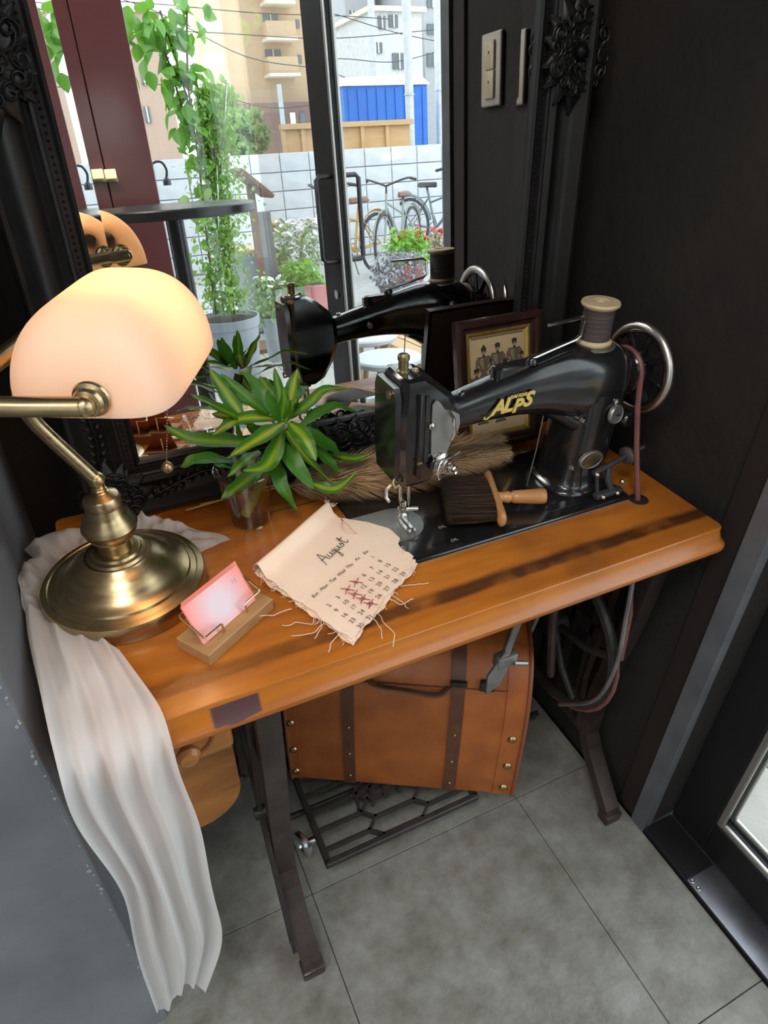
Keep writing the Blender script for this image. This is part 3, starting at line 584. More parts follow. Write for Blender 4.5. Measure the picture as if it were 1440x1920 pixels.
# gold lettering along the arm
arm_y = MY - 0.0293
ldir = Vector((1, -0.075, 0.055)).normalized()
def letter(ch, x, dz, size, mt=GOLD, name='lettering', sx=1.0):
    o = Vector((0.488, arm_y-0.0004, 0.9145)) + ldir*(x*0.84+0.005) + Vector((0, 0, dz*0.85))
    vs, fs = text_mesh(ch, size*0.82, frame(o, ldir, (0, 0.0, 1)), 0.0006, 0.32, 0.0009*size/0.03, sx=sx); B().add(vs, fs).build(name, mt, sm, smooth=False)
letter('A', -0.0255, 0.000, 0.034); letter('L', -0.0085, 0.0005, 0.034); letter('P', 0.0085, -0.004, 0.031); letter('S', 0.0265, 0.003, 0.034)
letter('DAI ICHI', 0.009, 0.0135, 0.0075)
B().tube([Vector((0.4945, arm_y, 0.9155))+ldir*a+Vector((0, -0.0002, z)) for a, z in ((-0.040, -0.0095), (-0.0415, -0.0125), (-0.037, -0.0135), (-0.032, -0.010))], 0.0011, 6).build('lettering', GOLD, sm)
# hand wheel: chrome rim, black dish, spokes, hub, belt pulley
hc = Vector((0.724, 0.667, 0.918))
hw = B().tube([hc+Vector((0, cos(2*pi*k/60)*0.0605, sin(2*pi*k/60)*0.0605)) for k in range(60)], 0.0058, 12, closed=True)
RIMC = mat('satin_chrome', (0.72, 0.70, 0.67), 0.33, 1.0, c2=(0.62, 0.58, 0.54), scale=30)
hwo = hw.build('hand_wheel', RIMC, sm)
hb = B().torus(hc, 0.0545, 0.0040, (1, 0, 0), 48, 8).lathe(hc+Vector((-0.024, 0, 0)), [(0.012, -0.012), (0.032, -0.006), (0.034, -0.003), (0.030, 0.000), (0.034, 0.003), (0.034, 0.008), (0.026, 0.018), (0.018, 0.028), (0.016, 0.040), (0.010, 0.044), (0, 0.044)], 36, (1, 0, 0)); hb.build('pulley_hub', BLACK, hwo)
for k in range(8):
    a = 2*pi*k/8+0.2; c_, s_ = cos(a), sin(a)
    B().tube([hc+Vector((0.0, c_*0.015, s_*0.015)), hc+Vector((0.002, c_*0.058, s_*0.058))], [0.0055, 0.0045], 8).build('spoke', BLACK, hwo)
# bobbin winder at the right end of the bed
bw = B().box((0.655, 0.603, 0.757), (0.050, 0.012, 0.010), bev=0.003).tube([(0.638, 0.606, 0.757), (0.632, 0.610, 0.792)], 0.003, 8).tube([(0.664, 0.604, 0.757), (0.658, 0.612, 0.776), (0.660, 0.618, 0.794)], 0.0055, 8).cyl((0.628, 0.612, 0.793), (0.695, 0.622, 0.800), 0.0042, n=10)
bwo = bw.build('bobbin_winder', STEEL_DK, sm)
B().lathe((0.694, 0.622, 0.800), [(0.010, 0), (0.014, 0.002), (0.014, 0.006), (0.010, 0.008), (0.003, 0.008), (0.003, 0.040), (0.001, 0.042)], 20, (1, 0.14, 0.1)).build('winder_pulley', DULL_STEEL, bwo)
for p in ((0.641, 0.5965, 0.757), (0.668, 0.5965, 0.757), (0.629, 0.606, 0.794), (0.676, 0.6, 0.773)):
    B().ball(p, 0.0042, 10, 6).build('screw', CHROME, bwo)
# rear lever and screw (seen in the mirror)
B().tube([(0.600, MY+0.040, 0.912), (0.600, MY+0.046, 0.905), (0.602, MY+0.047, 0.862)], 0.0022, 8).lathe((0.600, MY+0.042, 0.915), [(0.006, 0), (0.006, 0.004), (0, 0.006)], 12, (0, 1, 0)).box((0.600, MY+0.045, 0.900), (0.012, 0.004, 0.024), bev=0.0015).build('reverse_lever', BRASS_OLD, sm)
B().lathe((0.478, MY+0.024, 0.912), [(0.006, 0), (0.006, 0.003), (0.004, 0.005), (0, 0.005)], 16, (0, 1, 0)).lathe((0.640, MY+0.041, 0.93), [(0.007, 0), (0.007, 0.003), (0, 0.005)], 16, (0, 1, 0)).build('screw', CHROME, sm)
B().tube([(0.565, MY-0.01, 0.878), (0.560, MY-0.012, 0.82), (0.551, MY-0.014, 0.762)], 0.001, 6).build('thread', DULL_STEEL, sm)

# spool of thread
SPW = mat('turned_pale_wood', (0.62, 0.50, 0.30), 0.5, c2=(0.52, 0.40, 0.23), scale=20, stretch=(1, 1, 6))
THREAD = mat('brown_thread', (0.085, 0.062, 0.062), 0.75, c2=(0.055, 0.04, 0.042), scale=14, stretch=(1, 1, 60), detail=3, bump=0.25, bscale=30)
sz = 0.9660
sp_ = thing('thread_spool', 'wooden spool of dark brown thread standing on top of the sewing machine', 'spool', (0.640, MY, sz))
q = (0.640, MY, sz)
B().lathe(q, [(0.0, 0), (0.0235, 0), (0.0245, 0.002), (0.0245, 0.004), (0.021, 0.007)], 36).build('flange', SPW, sp_)
B().lathe(q, [(0.021, 0.049), (0.0255, 0.0525), (0.0262, 0.055), (0.025, 0.0575), (0.012, 0.058), (0.010, 0.0565), (0.006, 0.0565), (0.005, 0.055), (0, 0.055)], 36).build('flange', SPW, sp_)
B().lathe(q, [(0.0205, 0.0065)]+[(0.0208+0.0004*sin(k*2.1), 0.007+0.0021*k) for k in range(21)], 36).build('wound_thread', THREAD, sp_)
# ------------------------------------------------------------------ leaning mirror with ornate black frame
MIRROR = mat('silvered_glass', (0.86, 0.88, 0.87), 0.0, 1.0, c2=(0.86, 0.88, 0.87))
FRAME_BLK = mat('black_lacquer_frame', (0.009, 0.008, 0.008), 0.38, c2=(0.013, 0.012, 0.012), scale=30, rvar=0.08, spec=0.3)
EV = Vector((0, -sin(MT), cos(MT)))     # up along the glass
EU = Vector((1, 0, 0)); EW = MN.copy()  # out towards the room
gx0, gx1 = 0.030, 0.661; GH = 1.28
o_z = 0.817; o_y = (MD - MN.z*o_z)/MN.y
MO = Vector((gx0, o_y, o_z))
MFR = Matrix(((EU.x, EV.x, EW.x, MO.x), (EU.y, EV.y, EW.y, MO.y), (EU.z, EV.z, EW.z, MO.z), (0, 0, 0, 1)))
GW = gx1-gx0
mir = thing('leaning_mirror', 'large mirror in a wide ornate black frame, standing behind the sewing machine', 'mirror', (0.345, 0.88, TZ))
bv = 0.027; tb_ = -0.0017
bw_ = B(MFR)
bw_.add([(bv, bv, 0), (GW-bv, bv, 0), (GW-bv, GH-bv, 0), (bv, GH-bv, 0), (bv, bv, -0.004), (GW-bv, bv, -0.004), (GW-bv, GH-bv, -0.004), (bv, GH-bv, -0.004)],
        [(0, 1, 2, 3), (7, 6, 5, 4), (0, 4, 5, 1), (1, 5, 6, 2), (2, 6, 7, 3), (3, 7, 4, 0)])
gl = bw_.build('mirror_glass', MIRROR, mir, smooth=False)
for a, b_, c_, d_ in ((((0, 0), (0, GH), (bv, GH-bv), (bv, bv))), (((GW, 0), (GW, GH), (GW-bv, GH-bv), (GW-bv, bv))), (((0, 0), (GW, 0), (GW-bv, bv), (bv, bv))), (((0, GH), (GW, GH), (GW-bv, GH-bv), (bv, GH-bv)))):
    B(MFR).add([(*a, -tb_), (*b_, -tb_), (*c_, 0), (*d_, 0), (*a, -0.004), (*b_, -0.004), (*c_, -0.004), (*d_, -0.004)], [(0, 1, 2, 3), (7, 6, 5, 4), (0, 4, 5, 1), (1, 5, 6, 2), (2, 6, 7, 3), (3, 7, 4, 0)]).build('bevel', MIRROR, gl, smooth=False)
# frame: profile (distance out from the glass, height), one mitred rail per side
fprof = [(-0.004, -0.006), (-0.004, 0.008), (0.000, 0.011), (0.004, 0.008), (0.014, 0.0075), (0.0155, 0.011), (0.019, 0.013), (0.0225, 0.011), (0.026, 0.0145), (0.029, 0.018), (0.033, 0.017), (0.037, 0.0135), (0.044, 0.012), (0.053, 0.0145), (0.060, 0.020), (0.066, 0.029), (0.070, 0.034), (0.075, 0.034), (0.079, 0.028), (0.0815, 0.016), (0.082, -0.012)]
BS = 0.072/0.082
def fpt(side, d, h, end):          # corner points of a rail; the bottom rail is slightly narrower
    db = d*BS if d > 0 else d
    L, R, Bt, Tp = -d, GW+d, -db, GH+d
    return {'l': ((L, Bt), (L, Tp)), 'r': ((R, Bt), (R, Tp)), 'b': ((L, Bt), (R, Bt)), 't': ((L, Tp), (R, Tp))}[side][end] + (h,)
for side in 'lrbt':
    B(MFR).loft([[fpt(side, d, h, 0) for d, h in fprof], [fpt(side, d, h, 1) for d, h in fprof]]).build('frame_rail', FRAME_BLK, mir, ang=30)
# pearl bead strip in the flat step
bead = B().ball((0, 0, 0), 0.0021, 6, 4).mesh('bead'); bead.materials.append(FRAME_BLK)
bd_ = B(MFR)
n_b = int(GH/0.0075)
def minibead(u, v):
    bd_.add([(u-0.0024, v, 0.0075), (u, v-0.0024, 0.0075), (u+0.0024, v, 0.0075), (u, v+0.0024, 0.0075), (u, v, 0.0105)], [(0, 1, 4), (1, 2, 4), (2, 3, 4), (3, 0, 4)])
for k in range(n_b): minibead(-0.009, k*0.0075); minibead(GW+0.009, k*0.0075)
for k in range(int(GW/0.0075)): minibead(k*0.0075, -0.009*BS); minibead(k*0.0075, GH+0.009)
o = bd_.build('bead_strip', FRAME_BLK, mir, smooth=False); o['kind'] = 'stuff'
# carved acanthus clusters
def scroll(b, cx, cy, r, a0, turns, h, rad, sgn=1):
    pts = []
    n = int(14*turns)
    for k in range(n+1):
        t = k/n; a = a0+sgn*2*pi*turns*t; rr = r*(1-0.8*t)
        pts.append((cx+rr*cos(a), cy+rr*sin(a), h+0.004*t))
    b.tube(pts, [rad*(0.45+0.55*sin(pi*min(1, 0.15+k/n))) for k in range(n+1)], 6)
def leaf_lobe(b, p, ang, ln, wd, h):
    c_, s_ = cos(ang), sin(ang); rows = []
    for i in range(7):
        t = i/6; w = wd*sin(pi*min(1, t*0.9+0.08))**0.8*(1+0.18*sin(t*22)); z = h+0.010*sin(pi*t)-0.004*t
        x = p[0]+c_*ln*t; y = p[1]+s_*ln*t
        rows.append([(x-s_*w*q, y+c_*w*q, z-0.006*abs(q)**1.5-(0.003 if abs(q) < 0.1 else 0)) for q in (-1, -0.55, -0.08, 0.08, 0.55, 1)])
    b.grid(rows)
def cluster(cx, cy, ang, size, h=0.024):
    b = B(MFR)
    for k in range(-3, 4):
        leaf_lobe(b, (cx, cy), ang+k*0.42, size*(1-0.09*abs(k)), size*0.17, h)
        scroll(b, cx+size*0.55*cos(ang+k*0.42+0.2), cy+size*0.55*sin(ang+k*0.42+0.2), size*0.16, ang+k, 1.3, h+0.004, 0.0022, 1 if k % 2 else -1)
    for s_ in (-1, 1):
        scroll(b, cx-size*0.2*cos(ang)+s_*size*0.35*sin(ang), cy-size*0.2*sin(ang)-s_*size*0.35*cos(ang), size*0.30, ang+s_*0.5, 1.6, h, 0.004, s_)
    b.ball((cx, cy, h+0.006), size*0.14, 12, 8)
    b.build('carved_ornament', FRAME_BLK, mir, ang=60)
for (cx, cy, an) in ((-0.046, -0.040, pi/4), (GW+0.046, -0.040, 3*pi/4), (-0.046, GH+0.046, -pi/4), (GW+0.046, GH+0.046, -3*pi/4)):
    for da in (-0.72, 0.72): cluster(cx, cy, an+da, 0.062)
    cluster(cx, cy, an+pi, 0.040)
for cy in (0.475,):
    for cx in (-0.056, GW+0.052):
        cluster(cx, cy, pi/2, 0.075); cluster(cx, cy, -pi/2, 0.075); cluster(cx, cy, 0 if cx < 0 else pi, 0.04)
for cx in (GW/2,):
    cluster(cx, -0.042, 0, 0.075); cluster(cx, -0.042, pi, 0.075)
def sprig(pts, h=0.024):           # small leafy run along the frame
    b = B(MFR); P = spline(pts, 6)
    b.tube([(p[0], p[1], h) for p in P], 0.0016, 6)
    for i, p in enumerate(P[::2]):
        d = (P[min(2*i+1, len(P)-1)][0]-P[max(2*i-1, 0)][0], P[min(2*i+1, len(P)-1)][1]-P[max(2*i-1, 0)][1]); a = math.atan2(d[1], d[0])
        leaf_lobe(b, p, a+0.8, 0.016, 0.0035, h-0.003); leaf_lobe(b, p, a-0.8, 0.016, 0.0035, h-0.003)
    b.build('carved_sprig', FRAME_BLK, mir, ang=60)
sprig([(0.01, -0.048), (0.045, -0.036), (0.085, -0.026), (0.11, -0.03)], 0.022)
sprig([(-0.048, 0.015), (-0.044, 0.05), (-0.046, 0.09), (-0.044, 0.12)], 0.018)
sprig([(GW-0.01, -0.048), (GW-0.05, -0.036), (GW-0.09, -0.028)], 0.022)

# switch plate on the right wall (seen in the mirror)
IVORY = mat('ivory_plastic', (0.62, 0.57, 0.50), 0.35); SWR = mat('cream_rocker', (0.72, 0.62, 0.42), 0.25)
sw = thing('light_switch', 'cream double light switch plate on the dark right wall, seen in the mirror', 'light switch', (WX, 0.600, 1.306))
B().box((WX-0.004, 0.600, 1.306), (0.010, 0.064, 0.114), bev=0.004, seg=3).build('cover_plate', IVORY, sw)
for z in (1.306-0.0225, 1.306+0.0225):
    r_ = B().box((WX-0.0105, 0.600, z), (0.005, 0.030, 0.0435), bev=0.0012).build('rocker', SWR, sw)
    B().box((WX-0.0133, 0.600, z+0.004), (0.001, 0.0015, 0.004)).build('indicator', IRON_BK, r_, smooth=False)

# ------------------------------------------------------------------ framed print
FR_WOOD = mat('mahogany_frame', (0.035, 0.012, 0.009), 0.25, c2=(0.02, 0.007, 0.006), scale=20, stretch=(1, 1, 0.2), coat=0.4)
GILT = mat('gilt', (0.62, 0.42, 0.12), 0.35, 0.8, c2=(0.45, 0.29, 0.07), scale=60)
PAPER = mat('aged_paper', (0.56, 0.42, 0.235), 0.8, c2=(0.46, 0.33, 0.17), scale=9)
INK = mat('print_ink', (0.045, 0.035, 0.028), 0.85); INKM = mat('print_ink_mid', (0.16, 0.12, 0.08), 0.85); INKL = mat('print_ink_light', (0.34, 0.26, 0.16), 0.85)
pf_b = Vector((0.597, 0.806, BZ-0.004)); pf_t = Vector((0.597, 0.853, 0.955))
PF = frame(pf_b, (1, 0, 0), pf_t-pf_b)   # local: x right, y up, z towards the room
pfh = (pf_t-pf_b).length; pw = 0.158
pf = thing('picture_frame', 'dark wood photo frame with a gilt inner edge and an antique group print', 'picture frame', tuple(pf_b))
pprof = [(0.0, -0.002), (0.0, 0.010), (0.004, 0.0145), (0.010, 0.0145), (0.0125, 0.0105), (0.017, 0.010), (0.020, 0.0065), (0.023, 0.006), (0.023, -0.002)]
def prect(d): return [(-pw/2+d, d), (pw/2-d, d), (pw/2-d, pfh-d), (-pw/2+d, pfh-d)]
for i in range(4):
    B(PF).loft([[(prect(d)[i][0], prect(d)[i][1], h) for d, h in pprof], [(prect(d)[(i+1) % 4][0], prect(d)[(i+1) % 4][1], h) for d, h in pprof]]).build('frame_rail', FR_WOOD, pf, ang=25)
    B(PF).loft([[(prect(d)[i][0], prect(d)[i][1], h) for d, h in ((0.020, 0.0066), (0.0235, 0.0066), (0.0275, 0.003), (0.0275, 0.001))], [(prect(d)[(i+1) % 4][0], prect(d)[(i+1) % 4][1], h) for d, h in ((0.020, 0.0066), (0.0235, 0.0066), (0.0275, 0.003), (0.0275, 0.001))]]).build('gilt_slip', GILT, pf, ang=25)
B(PF).box((0, pfh/2, -0.001), (pw-0.01, pfh-0.01, 0.003)).build('backing', mat('brown_board', (0.10, 0.055, 0.03), 0.8), pf, smooth=False)
pr = B(PF).box((0, pfh/2, 0.0012), (pw-0.050, pfh-0.050, 0.0012)).build('print', PAPER, pf, smooth=False)
def ell(b, cx, cy, rx_, ry_, h, n=16, rot=0): b.prism([(cx+rx_*cos(2*pi*k/n)*cos(rot)-ry_*sin(2*pi*k/n)*sin(rot), cy+rx_*cos(2*pi*k/n)*sin(rot)+ry_*sin(2*pi*k/n)*cos(rot)) for k in range(n)], h, h+0.0001)
ink, inkm, inkl = B(PF), B(PF), B(PF)
h0 = 0.0019
def figure(x, y, s, hat):
    bod = [(-0.10, 0.0), (-0.30, 0.02), (-0.34, -0.25), (-0.20, -0.45), (-0.12, -0.70), (-0.16, -0.80), (-0.34, -1.15), (0.34, -1.15), (0.16, -0.80), (0.12, -0.70), (0.20, -0.45), (0.34, -0.25), (0.30, 0.02), (0.10, 0.0)]
    ink.prism([(x+p[0]*s*1.06, y+p[1]*s*1.02) for p in bod], h0, h0+0.00008)
    inkm.prism([(x+p[0]*s*0.90, y+p[1]*s*0.94-0.03*s) for p in bod], h0+0.0001, h0+0.00018)
    inkl.prism([(x-0.02*s, y-0.05*s), (x-0.20*s, y-0.08*s), (x-0.20*s, y-0.3*s), (x-0.05*s, y-0.6*s), (x+0.02*s, y-0.6*s)], h0+0.0002, h0+0.00026)
    for k in range(4): ink.prism([(x+(-0.15+0.1*k)*s, y-0.04*s), (x+(-0.135+0.1*k)*s, y-0.04*s), (x+(-0.045+0.03*k)*s, y-0.66*s), (x+(-0.05+0.03*k)*s, y-0.66*s)][::-1], h0+0.0003, h0+0.00036)
    for sg in (-1, 1):
        arm_ = [(x+sg*0.29*s, y), (x+sg*0.44*s, y-0.15*s), (x+sg*0.46*s, y-0.42*s), (x+sg*0.16*s, y-0.72*s), (x+sg*0.12*s, y-0.64*s), (x+sg*0.32*s, y-0.40*s), (x+sg*0.26*s, y-0.12*s)]
        inkm.prism(arm_ if sg > 0 else arm_[::-1], h0+0.00012, h0+0.0002)
    ink.prism([(x-0.07*s, y-0.02*s), (x-0.06*s, y+0.16*s), (x+0.06*s, y+0.16*s), (x+0.07*s, y-0.02*s)][::-1], h0+0.0003, h0+0.00035)
    ell(inkl, x, y+0.24*s, 0.105*s, 0.145*s, h0+0.0004); ell(ink, x-0.005*s, y+0.36*s, 0.15*s, 0.10*s, h0+0.00055)
    ell(ink, x-0.09*s, y+0.28*s, 0.04*s, 0.10*s, h0+0.00055); ell(ink, x+0.09*s, y+0.28*s, 0.035*s, 0.09*s, h0+0.00055)
    if hat: ell(ink, x, y+0.48*s, 0.07*s, 0.07*s, h0+0.00055)
S = 0.034
for (x, y, s, ht) in ((-0.026, 0.154, S, 1), (0.000, 0.157, S, 0), (0.032, 0.160, S, 0), (0.046, 0.140, S*0.8, 0), (-0.040, 0.122, S, 0), (-0.012, 0.118, S*0.95, 0), (0.014, 0.130, S, 0), (0.034, 0.112, S*0.9, 0), (-0.030, 0.080, S*0.9, 0), (0.004, 0.078, S*0.9, 0)): figure(x, y, s, ht)
ink.box((0, pfh-0.031, h0+0.0002), (0.098, 0.0010, 0.0001)); 
for k in range(26): ink.box((-0.047+0.0037*k, pfh-0.0295, h0+0.0002), (0.0022, 0.0013, 0.0001))
ink.build('print_lines', INK, pr, smooth=False); inkm.build('print_midtones', INKM, pr, smooth=False); inkl.build('print_highlights', INKL, pr, smooth=False)

# ------------------------------------------------------------------ banker's lamp
BRASS = mat('brushed_antique_brass', (0.48, 0.37, 0.21), 0.31, 1.0, c2=(0.38, 0.29, 0.16), scale=30, stretch=(1, 1, 8), rvar=0.06)
OPAL = translucent('opal_glass', (0.86, 0.79, 0.73), (1.0, 0.86, 0.72), 0.58, rough=0.5, gloss=0.03)
LA = Vector((0.45, 0.893, 0)).normalized(); LE = Vector((0.893, -0.45, 0)).normalized(); LC = Vector((0.030, 0.630, 0))
def LP(e, a, z): return LC + LE*e + LA*a + Vector((0, 0, z))
lb = Vector((-0.022, 0.695, TZ))
lamp = thing('desk_lamp', "lit antique-brass banker's lamp with a milky glass shade", 'lamp', tuple(lb))
B().lathe(lb, [(0.0, 0), (0.0955, 0), (0.0965, 0.002), (0.0965, 0.021), (0.095, 0.024), (0.092, 0.0250), (0.088, 0.0262), (0.0865, 0.0250), (0.083, 0.0262), (0.080, 0.0272), (0.0785, 0.030), (0.074, 0.032), (0.070, 0.034), (0.064, 0.0385), (0.056, 0.047), (0.046, 0.0555), (0.040, 0.059), (0.038, 0.0612), (0.035, 0.0612), (0.033, 0.064), (0.029, 0.065), (0.0275, 0.068), (0.025, 0.069)], 64).build('base', BRASS, lamp, ang=28)
B().lathe(lb, [(0.020, 0.066), (0.0195, 0.078), (0.0205, 0.083), (0.026, 0.088), (0.0262, 0.091), (0.030, 0.096), (0.0315, 0.102), (0.029, 0.109), (0.0235, 0.118), (0.0205, 0.127), (0.0200, 0.1295), (0.0208, 0.131), (0.0208, 0.138), (0.0185, 0.1425), (0.012, 0.1455), (0.0095, 0.1465), (0.0095, 0.148), (0.0080, 0.149), (0.0086, 0.151), (0.0070, 0.1525), (0.0075, 0.154), (0.006, 0.156)], 48).build('turned_column', BRASS, lamp, ang=28)
kb = lb + Vector((0, 0, 0.163)); B().ball(kb, 0.0098, 18, 12).build('joint_ball', BRASS, lamp)
top_j = LP(-0.10, 0.0, 1.062)
stem_pts = [tuple(kb), tuple(at(150, 872, 1, 0.696)), tuple(at(100, 826, 1, 0.697)), tuple(at(62, 788, 1, 0.697)), tuple(at(42, 755, 1, 0.695)), tuple(at(36, 715, 1, 0.69)), tuple(at(41, 680, 1, 0.684)), tuple(top_j)]
B().tube(spline(stem_pts, 8), 0.0078, 14).build('stem', BRASS, lamp)
B().tube([top_j+Vector((0.001, 0.006, -0.018+0.003*k)) for k in range(5)], [0.0085, 0.0072, 0.0085, 0.0072, 0.0085], 14).build('ferrule', BRASS, lamp)
bz_ = 1.072
yk = [LP(0.012, -0.112, bz_), LP(-0.045, -0.114, bz_), LP(-0.088, -0.112, bz_), LP(-0.099, -0.095, bz_), LP(-0.100, 0.0, bz_), LP(-0.099, 0.095, bz_), LP(-0.088, 0.112, bz_), LP(-0.045, 0.114, bz_), LP(0.012, 0.112, bz_)]
B().tube(spline([tuple(p) for p in yk], 5), 0.0082, 14).build('yoke', BRASS, lamp)
for sg in (-1, 1):
    p = LP(0.012, sg*0.112, bz_)
    f_ = B().ball(p, 0.0085, 16, 10).lathe(p, [(0.0075, 0.0), (0.0075, 0.003), (0.011, 0.004), (0.0125, 0.007), (0.011, 0.010), (0.0145, 0.0115), (0.0155, 0.0135), (0.0145, 0.016), (0.006, 0.0165)], 24, LA*(-sg))
    f_.build('pivot_knob', BRASS, lamp, ang=28)
# opal shade: half super-ellipsoid, open below, with 4 mm wall
def shade_shell(se, sa, sz_, z0, inner=False):
    rows = []
    nt_, nphi = 20, 56
    for i in range(nt_+1):
        el = (pi/2)*i/nt_; row = []
        ce, se_ = cos(el), sin(el)
        for j in range(nphi):
            ph = 2*pi*j/nphi; c_, s_ = cos(ph), sin(ph)
            pe = 2/2.5; 
            x = se*math.copysign(abs(c_)**(2/5.0), c_)*(ce**0.85); y = sa*math.copysign(abs(s_)**(2/5.0), s_)*(ce**0.50); z = sz_*(se_**0.95)
            row.append(tuple(LP(x+0.0, y, z0+z)))
        rows.append(row)
    return rows
out_ = shade_shell(0.070, 0.097, 0.082, 1.054); inn = shade_shell(0.0665, 0.0935, 0.0785, 1.0542)
sh = B(); sh.grid(out_, closed=True); n0 = len(sh.v); sh.grid(inn, closed=True)
sh.f += [(j, (j+1) % 56, n0+(j+1) % 56, n0+j) for j in range(56)]
B_sh = sh.build('lamp_shade', OPAL, lamp, ang=70)
BULB = mat('warm_bulb', (1, 0.85, 0.6), 0.4, emit=(1.0, 0.60, 0.30), estr=BULB_E)
B().lathe(LP(0, 0.090, 1.092), [(0.012, 0), (0.012, 0.024), (0.009, 0.028)], 18, -LA).build('socket', BRASS, lamp)
B().lathe(LP(0, 0.070, 1.092), [(0.0, 0.0), (0.010, 0.002), (0.014, 0.010), (0.0145, 0.085), (0.012, 0.098), (0.006, 0.105), (0.0, 0.106)], 18, -LA).build('bulb', BULB, lamp)
# pull chain with ball
cp = at(298, 742, 1, 0.70); 
chain_top = LP(0.03, 0.05, 1.07); ce_ = at(312, 868, 1, 0.705)
chb = B(); nlk = 42
for k in range(nlk):
    t = k/(nlk-1); p = chain_top.lerp(ce_, t); chb.ball(p, 0.0012, 6, 4)
chb.build('pull_chain', BRASS, lamp); B().ball(ce_+Vector((0, 0, -0.006)), 0.0072, 16, 10).build('chain_ball', BRASS_OLD, lamp)
# ------------------------------------------------------------------ chiffon scarf round the lamp and over the table edge
CHIFFON = translucent('white_chiffon', (0.92, 0.91, 0.91), (0.92, 0.91, 0.91), 0.40, rough=0.5, transp=0.16, gloss=0.0)
def on_table(x, y, lift=0.006):
    p = at(x, y, 2, TZ+lift)
    if p.y < 0.462: p = at(x, y, 1, 0.460)
    if p.x < -0.137 and p.y > 0.50: p.x = -0.137
    return p
scarf = thing('scarf', 'sheer white chiffon scarf bunched round the lamp foot and hanging off the table', 'scarf', (-0.05, 0.6, TZ))
rows_px = [(50, 1138, 225, 1222), (54, 1190, 258, 1268), (66, 1245, 296, 1322), (82, 1310, 316, 1362), (96, 1375, 334, 1425), (112, 1440, 354, 1485), (140, 1505, 371, 1542), (178, 1570, 387, 1608), (225, 1645, 399, 1668), (246, 1725, 408, 1722), (265, 1800, 404, 1768), (290, 1880, 384, 1830)]
NR = spline(rows_px, 6); rows = []
for i, (lx, ly, rx_, ry) in enumerate(NR):
    v = i/(len(NR)-1); row = []
    for j in range(61):
        u = j/60
        sag = 16*sin(pi*u)*max(0, v-0.15)*(1-v) + (14*sin(u*7+0.6)*max(0, v-0.8)/0.2 if v > 0.8 else 0)
        x = lx+(rx_-lx)*u; y = ly+(ry-ly)*u + sag
        p = on_table(x, y, 0.006+0.004*(1-u))
        amp = (0.0055+0.012*v)*(1-0.72*max(0, (v-0.7)/0.3))
        f = sin(u*24+2.0*sin(v*2.3)+v*1.0)+0.35*sin(u*47-v*3)+0.55*sin(u*9+v*3.5)
        gather = math.exp(-((u-0.45)/0.22)**2)*math.exp(-((v-0.13)/0.09)**2)
        if p.y > 0.468:
            p += Vector((0, 0, amp*(f*0.55+0.9)+0.016*gather))
        else:
            p += Vector((0.002*sin(v*20+u*4), -amp*(f*0.8+0.9)-0.004, 0))
        row.append(tuple(p))
    rows.append(row)
for it in range(10):                # relax the sheet so that it rolls over the table edge
    R2 = [r[:] for r in rows]
    for i in range(1, len(rows)-1):
        for j in range(1, 60):
            R2[i][j] = tuple(0.5*rows[i][j][k]+0.19*(rows[i-1][j][k]+rows[i+1][j][k])+0.06*(rows[i][j-1][k]+rows[i][j+1][k]) for k in range(3))
        for j in (0, 60): R2[i][j] = tuple(0.5*rows[i][j][k]+0.25*(rows[i-1][j][k]+rows[i+1][j][k]) for k in range(3))
    rows = R2
sb = B().grid(rows)
# mound behind and beside the lamp foot
NA, NRD = 84, 22; rows = []
for i in range(NRD+1):
    q_ = i/NRD; row = []
    for j in range(NA+1):
        a = radians(18 + (222-18)*j/NA); w = (j/NA)
        ro = 0.142 + 0.018*sin(a*3.1+0.5) + 0.010*sin(a*7) + (0.022 if 70 < math.degrees(a) < 130 else 0) - 0.02*abs(2*w-1)**6
        r = 0.0985 + (ro-0.0985)*q_
        x = lb.x + r*cos(a); y = lb.y + r*sin(a)
        hgt = sin(pi*min(1, q_*0.95+0.04))*min(1, (1-w)*5+0.05)*min(1, w*7+0.15)
        z = 0.0015 + 0.024*hgt*(0.62+0.38*sin(a*5+q_*3)) + 0.005*sin(a*23+q_*9)*hgt + 0.003*sin(a*47)*hgt
        if x < -0.1375:
            ov = -0.1375-x; z += ov*0.9; x = -0.1375 + 0.0008*sin(a*30)
        row.append((x, y, TZ+max(z, 0.001)))
    rows.append(row)
sb.grid(rows)
sco = sb.build('cloth', CHIFFON, scarf, ang=180)

# ------------------------------------------------------------------ plastic cup, water, cutting
CUPM = thin_glass('clear_plastic_cup', (0.985, 0.985, 0.985), 0.03, 1.85)
WATER = thin_glass('water', (0.98, 0.975, 0.97), 0.0, 1.33)
cc = Vector((0.157, 0.776, TZ))
cup = thing('plastic_cup', 'clear plastic cup half full of water holding a leafy cutting', 'cup', tuple(cc))
B().lathe(cc, [(0.0, 0.002), (0.026, 0.002), (0.0275, 0.0), (0.0285, 0.003), (0.031, 0.026), (0.0313, 0.028), (0.0345, 0.052), (0.0348, 0.054), (0.0385, 0.080), (0.0395, 0.083), (0.0412, 0.084), (0.0418, 0.0855), (0.0412, 0.087), (0.0402, 0.0865), (0.0395, 0.0845), (0.0378, 0.080), (0.0338, 0.053), (0.0303, 0.027), (0.0275, 0.004), (0.0, 0.0035)], 44, cap=False).build('cup_wall', CUPM, cup)
B().lathe(cc, [(0.0, 0.004), (0.0270, 0.0045), (0.0298, 0.027), (0.0332, 0.052), (0.0335, 0.0535), (0.0, 0.0535)], 40, cap=False).build('water', WATER, cup)
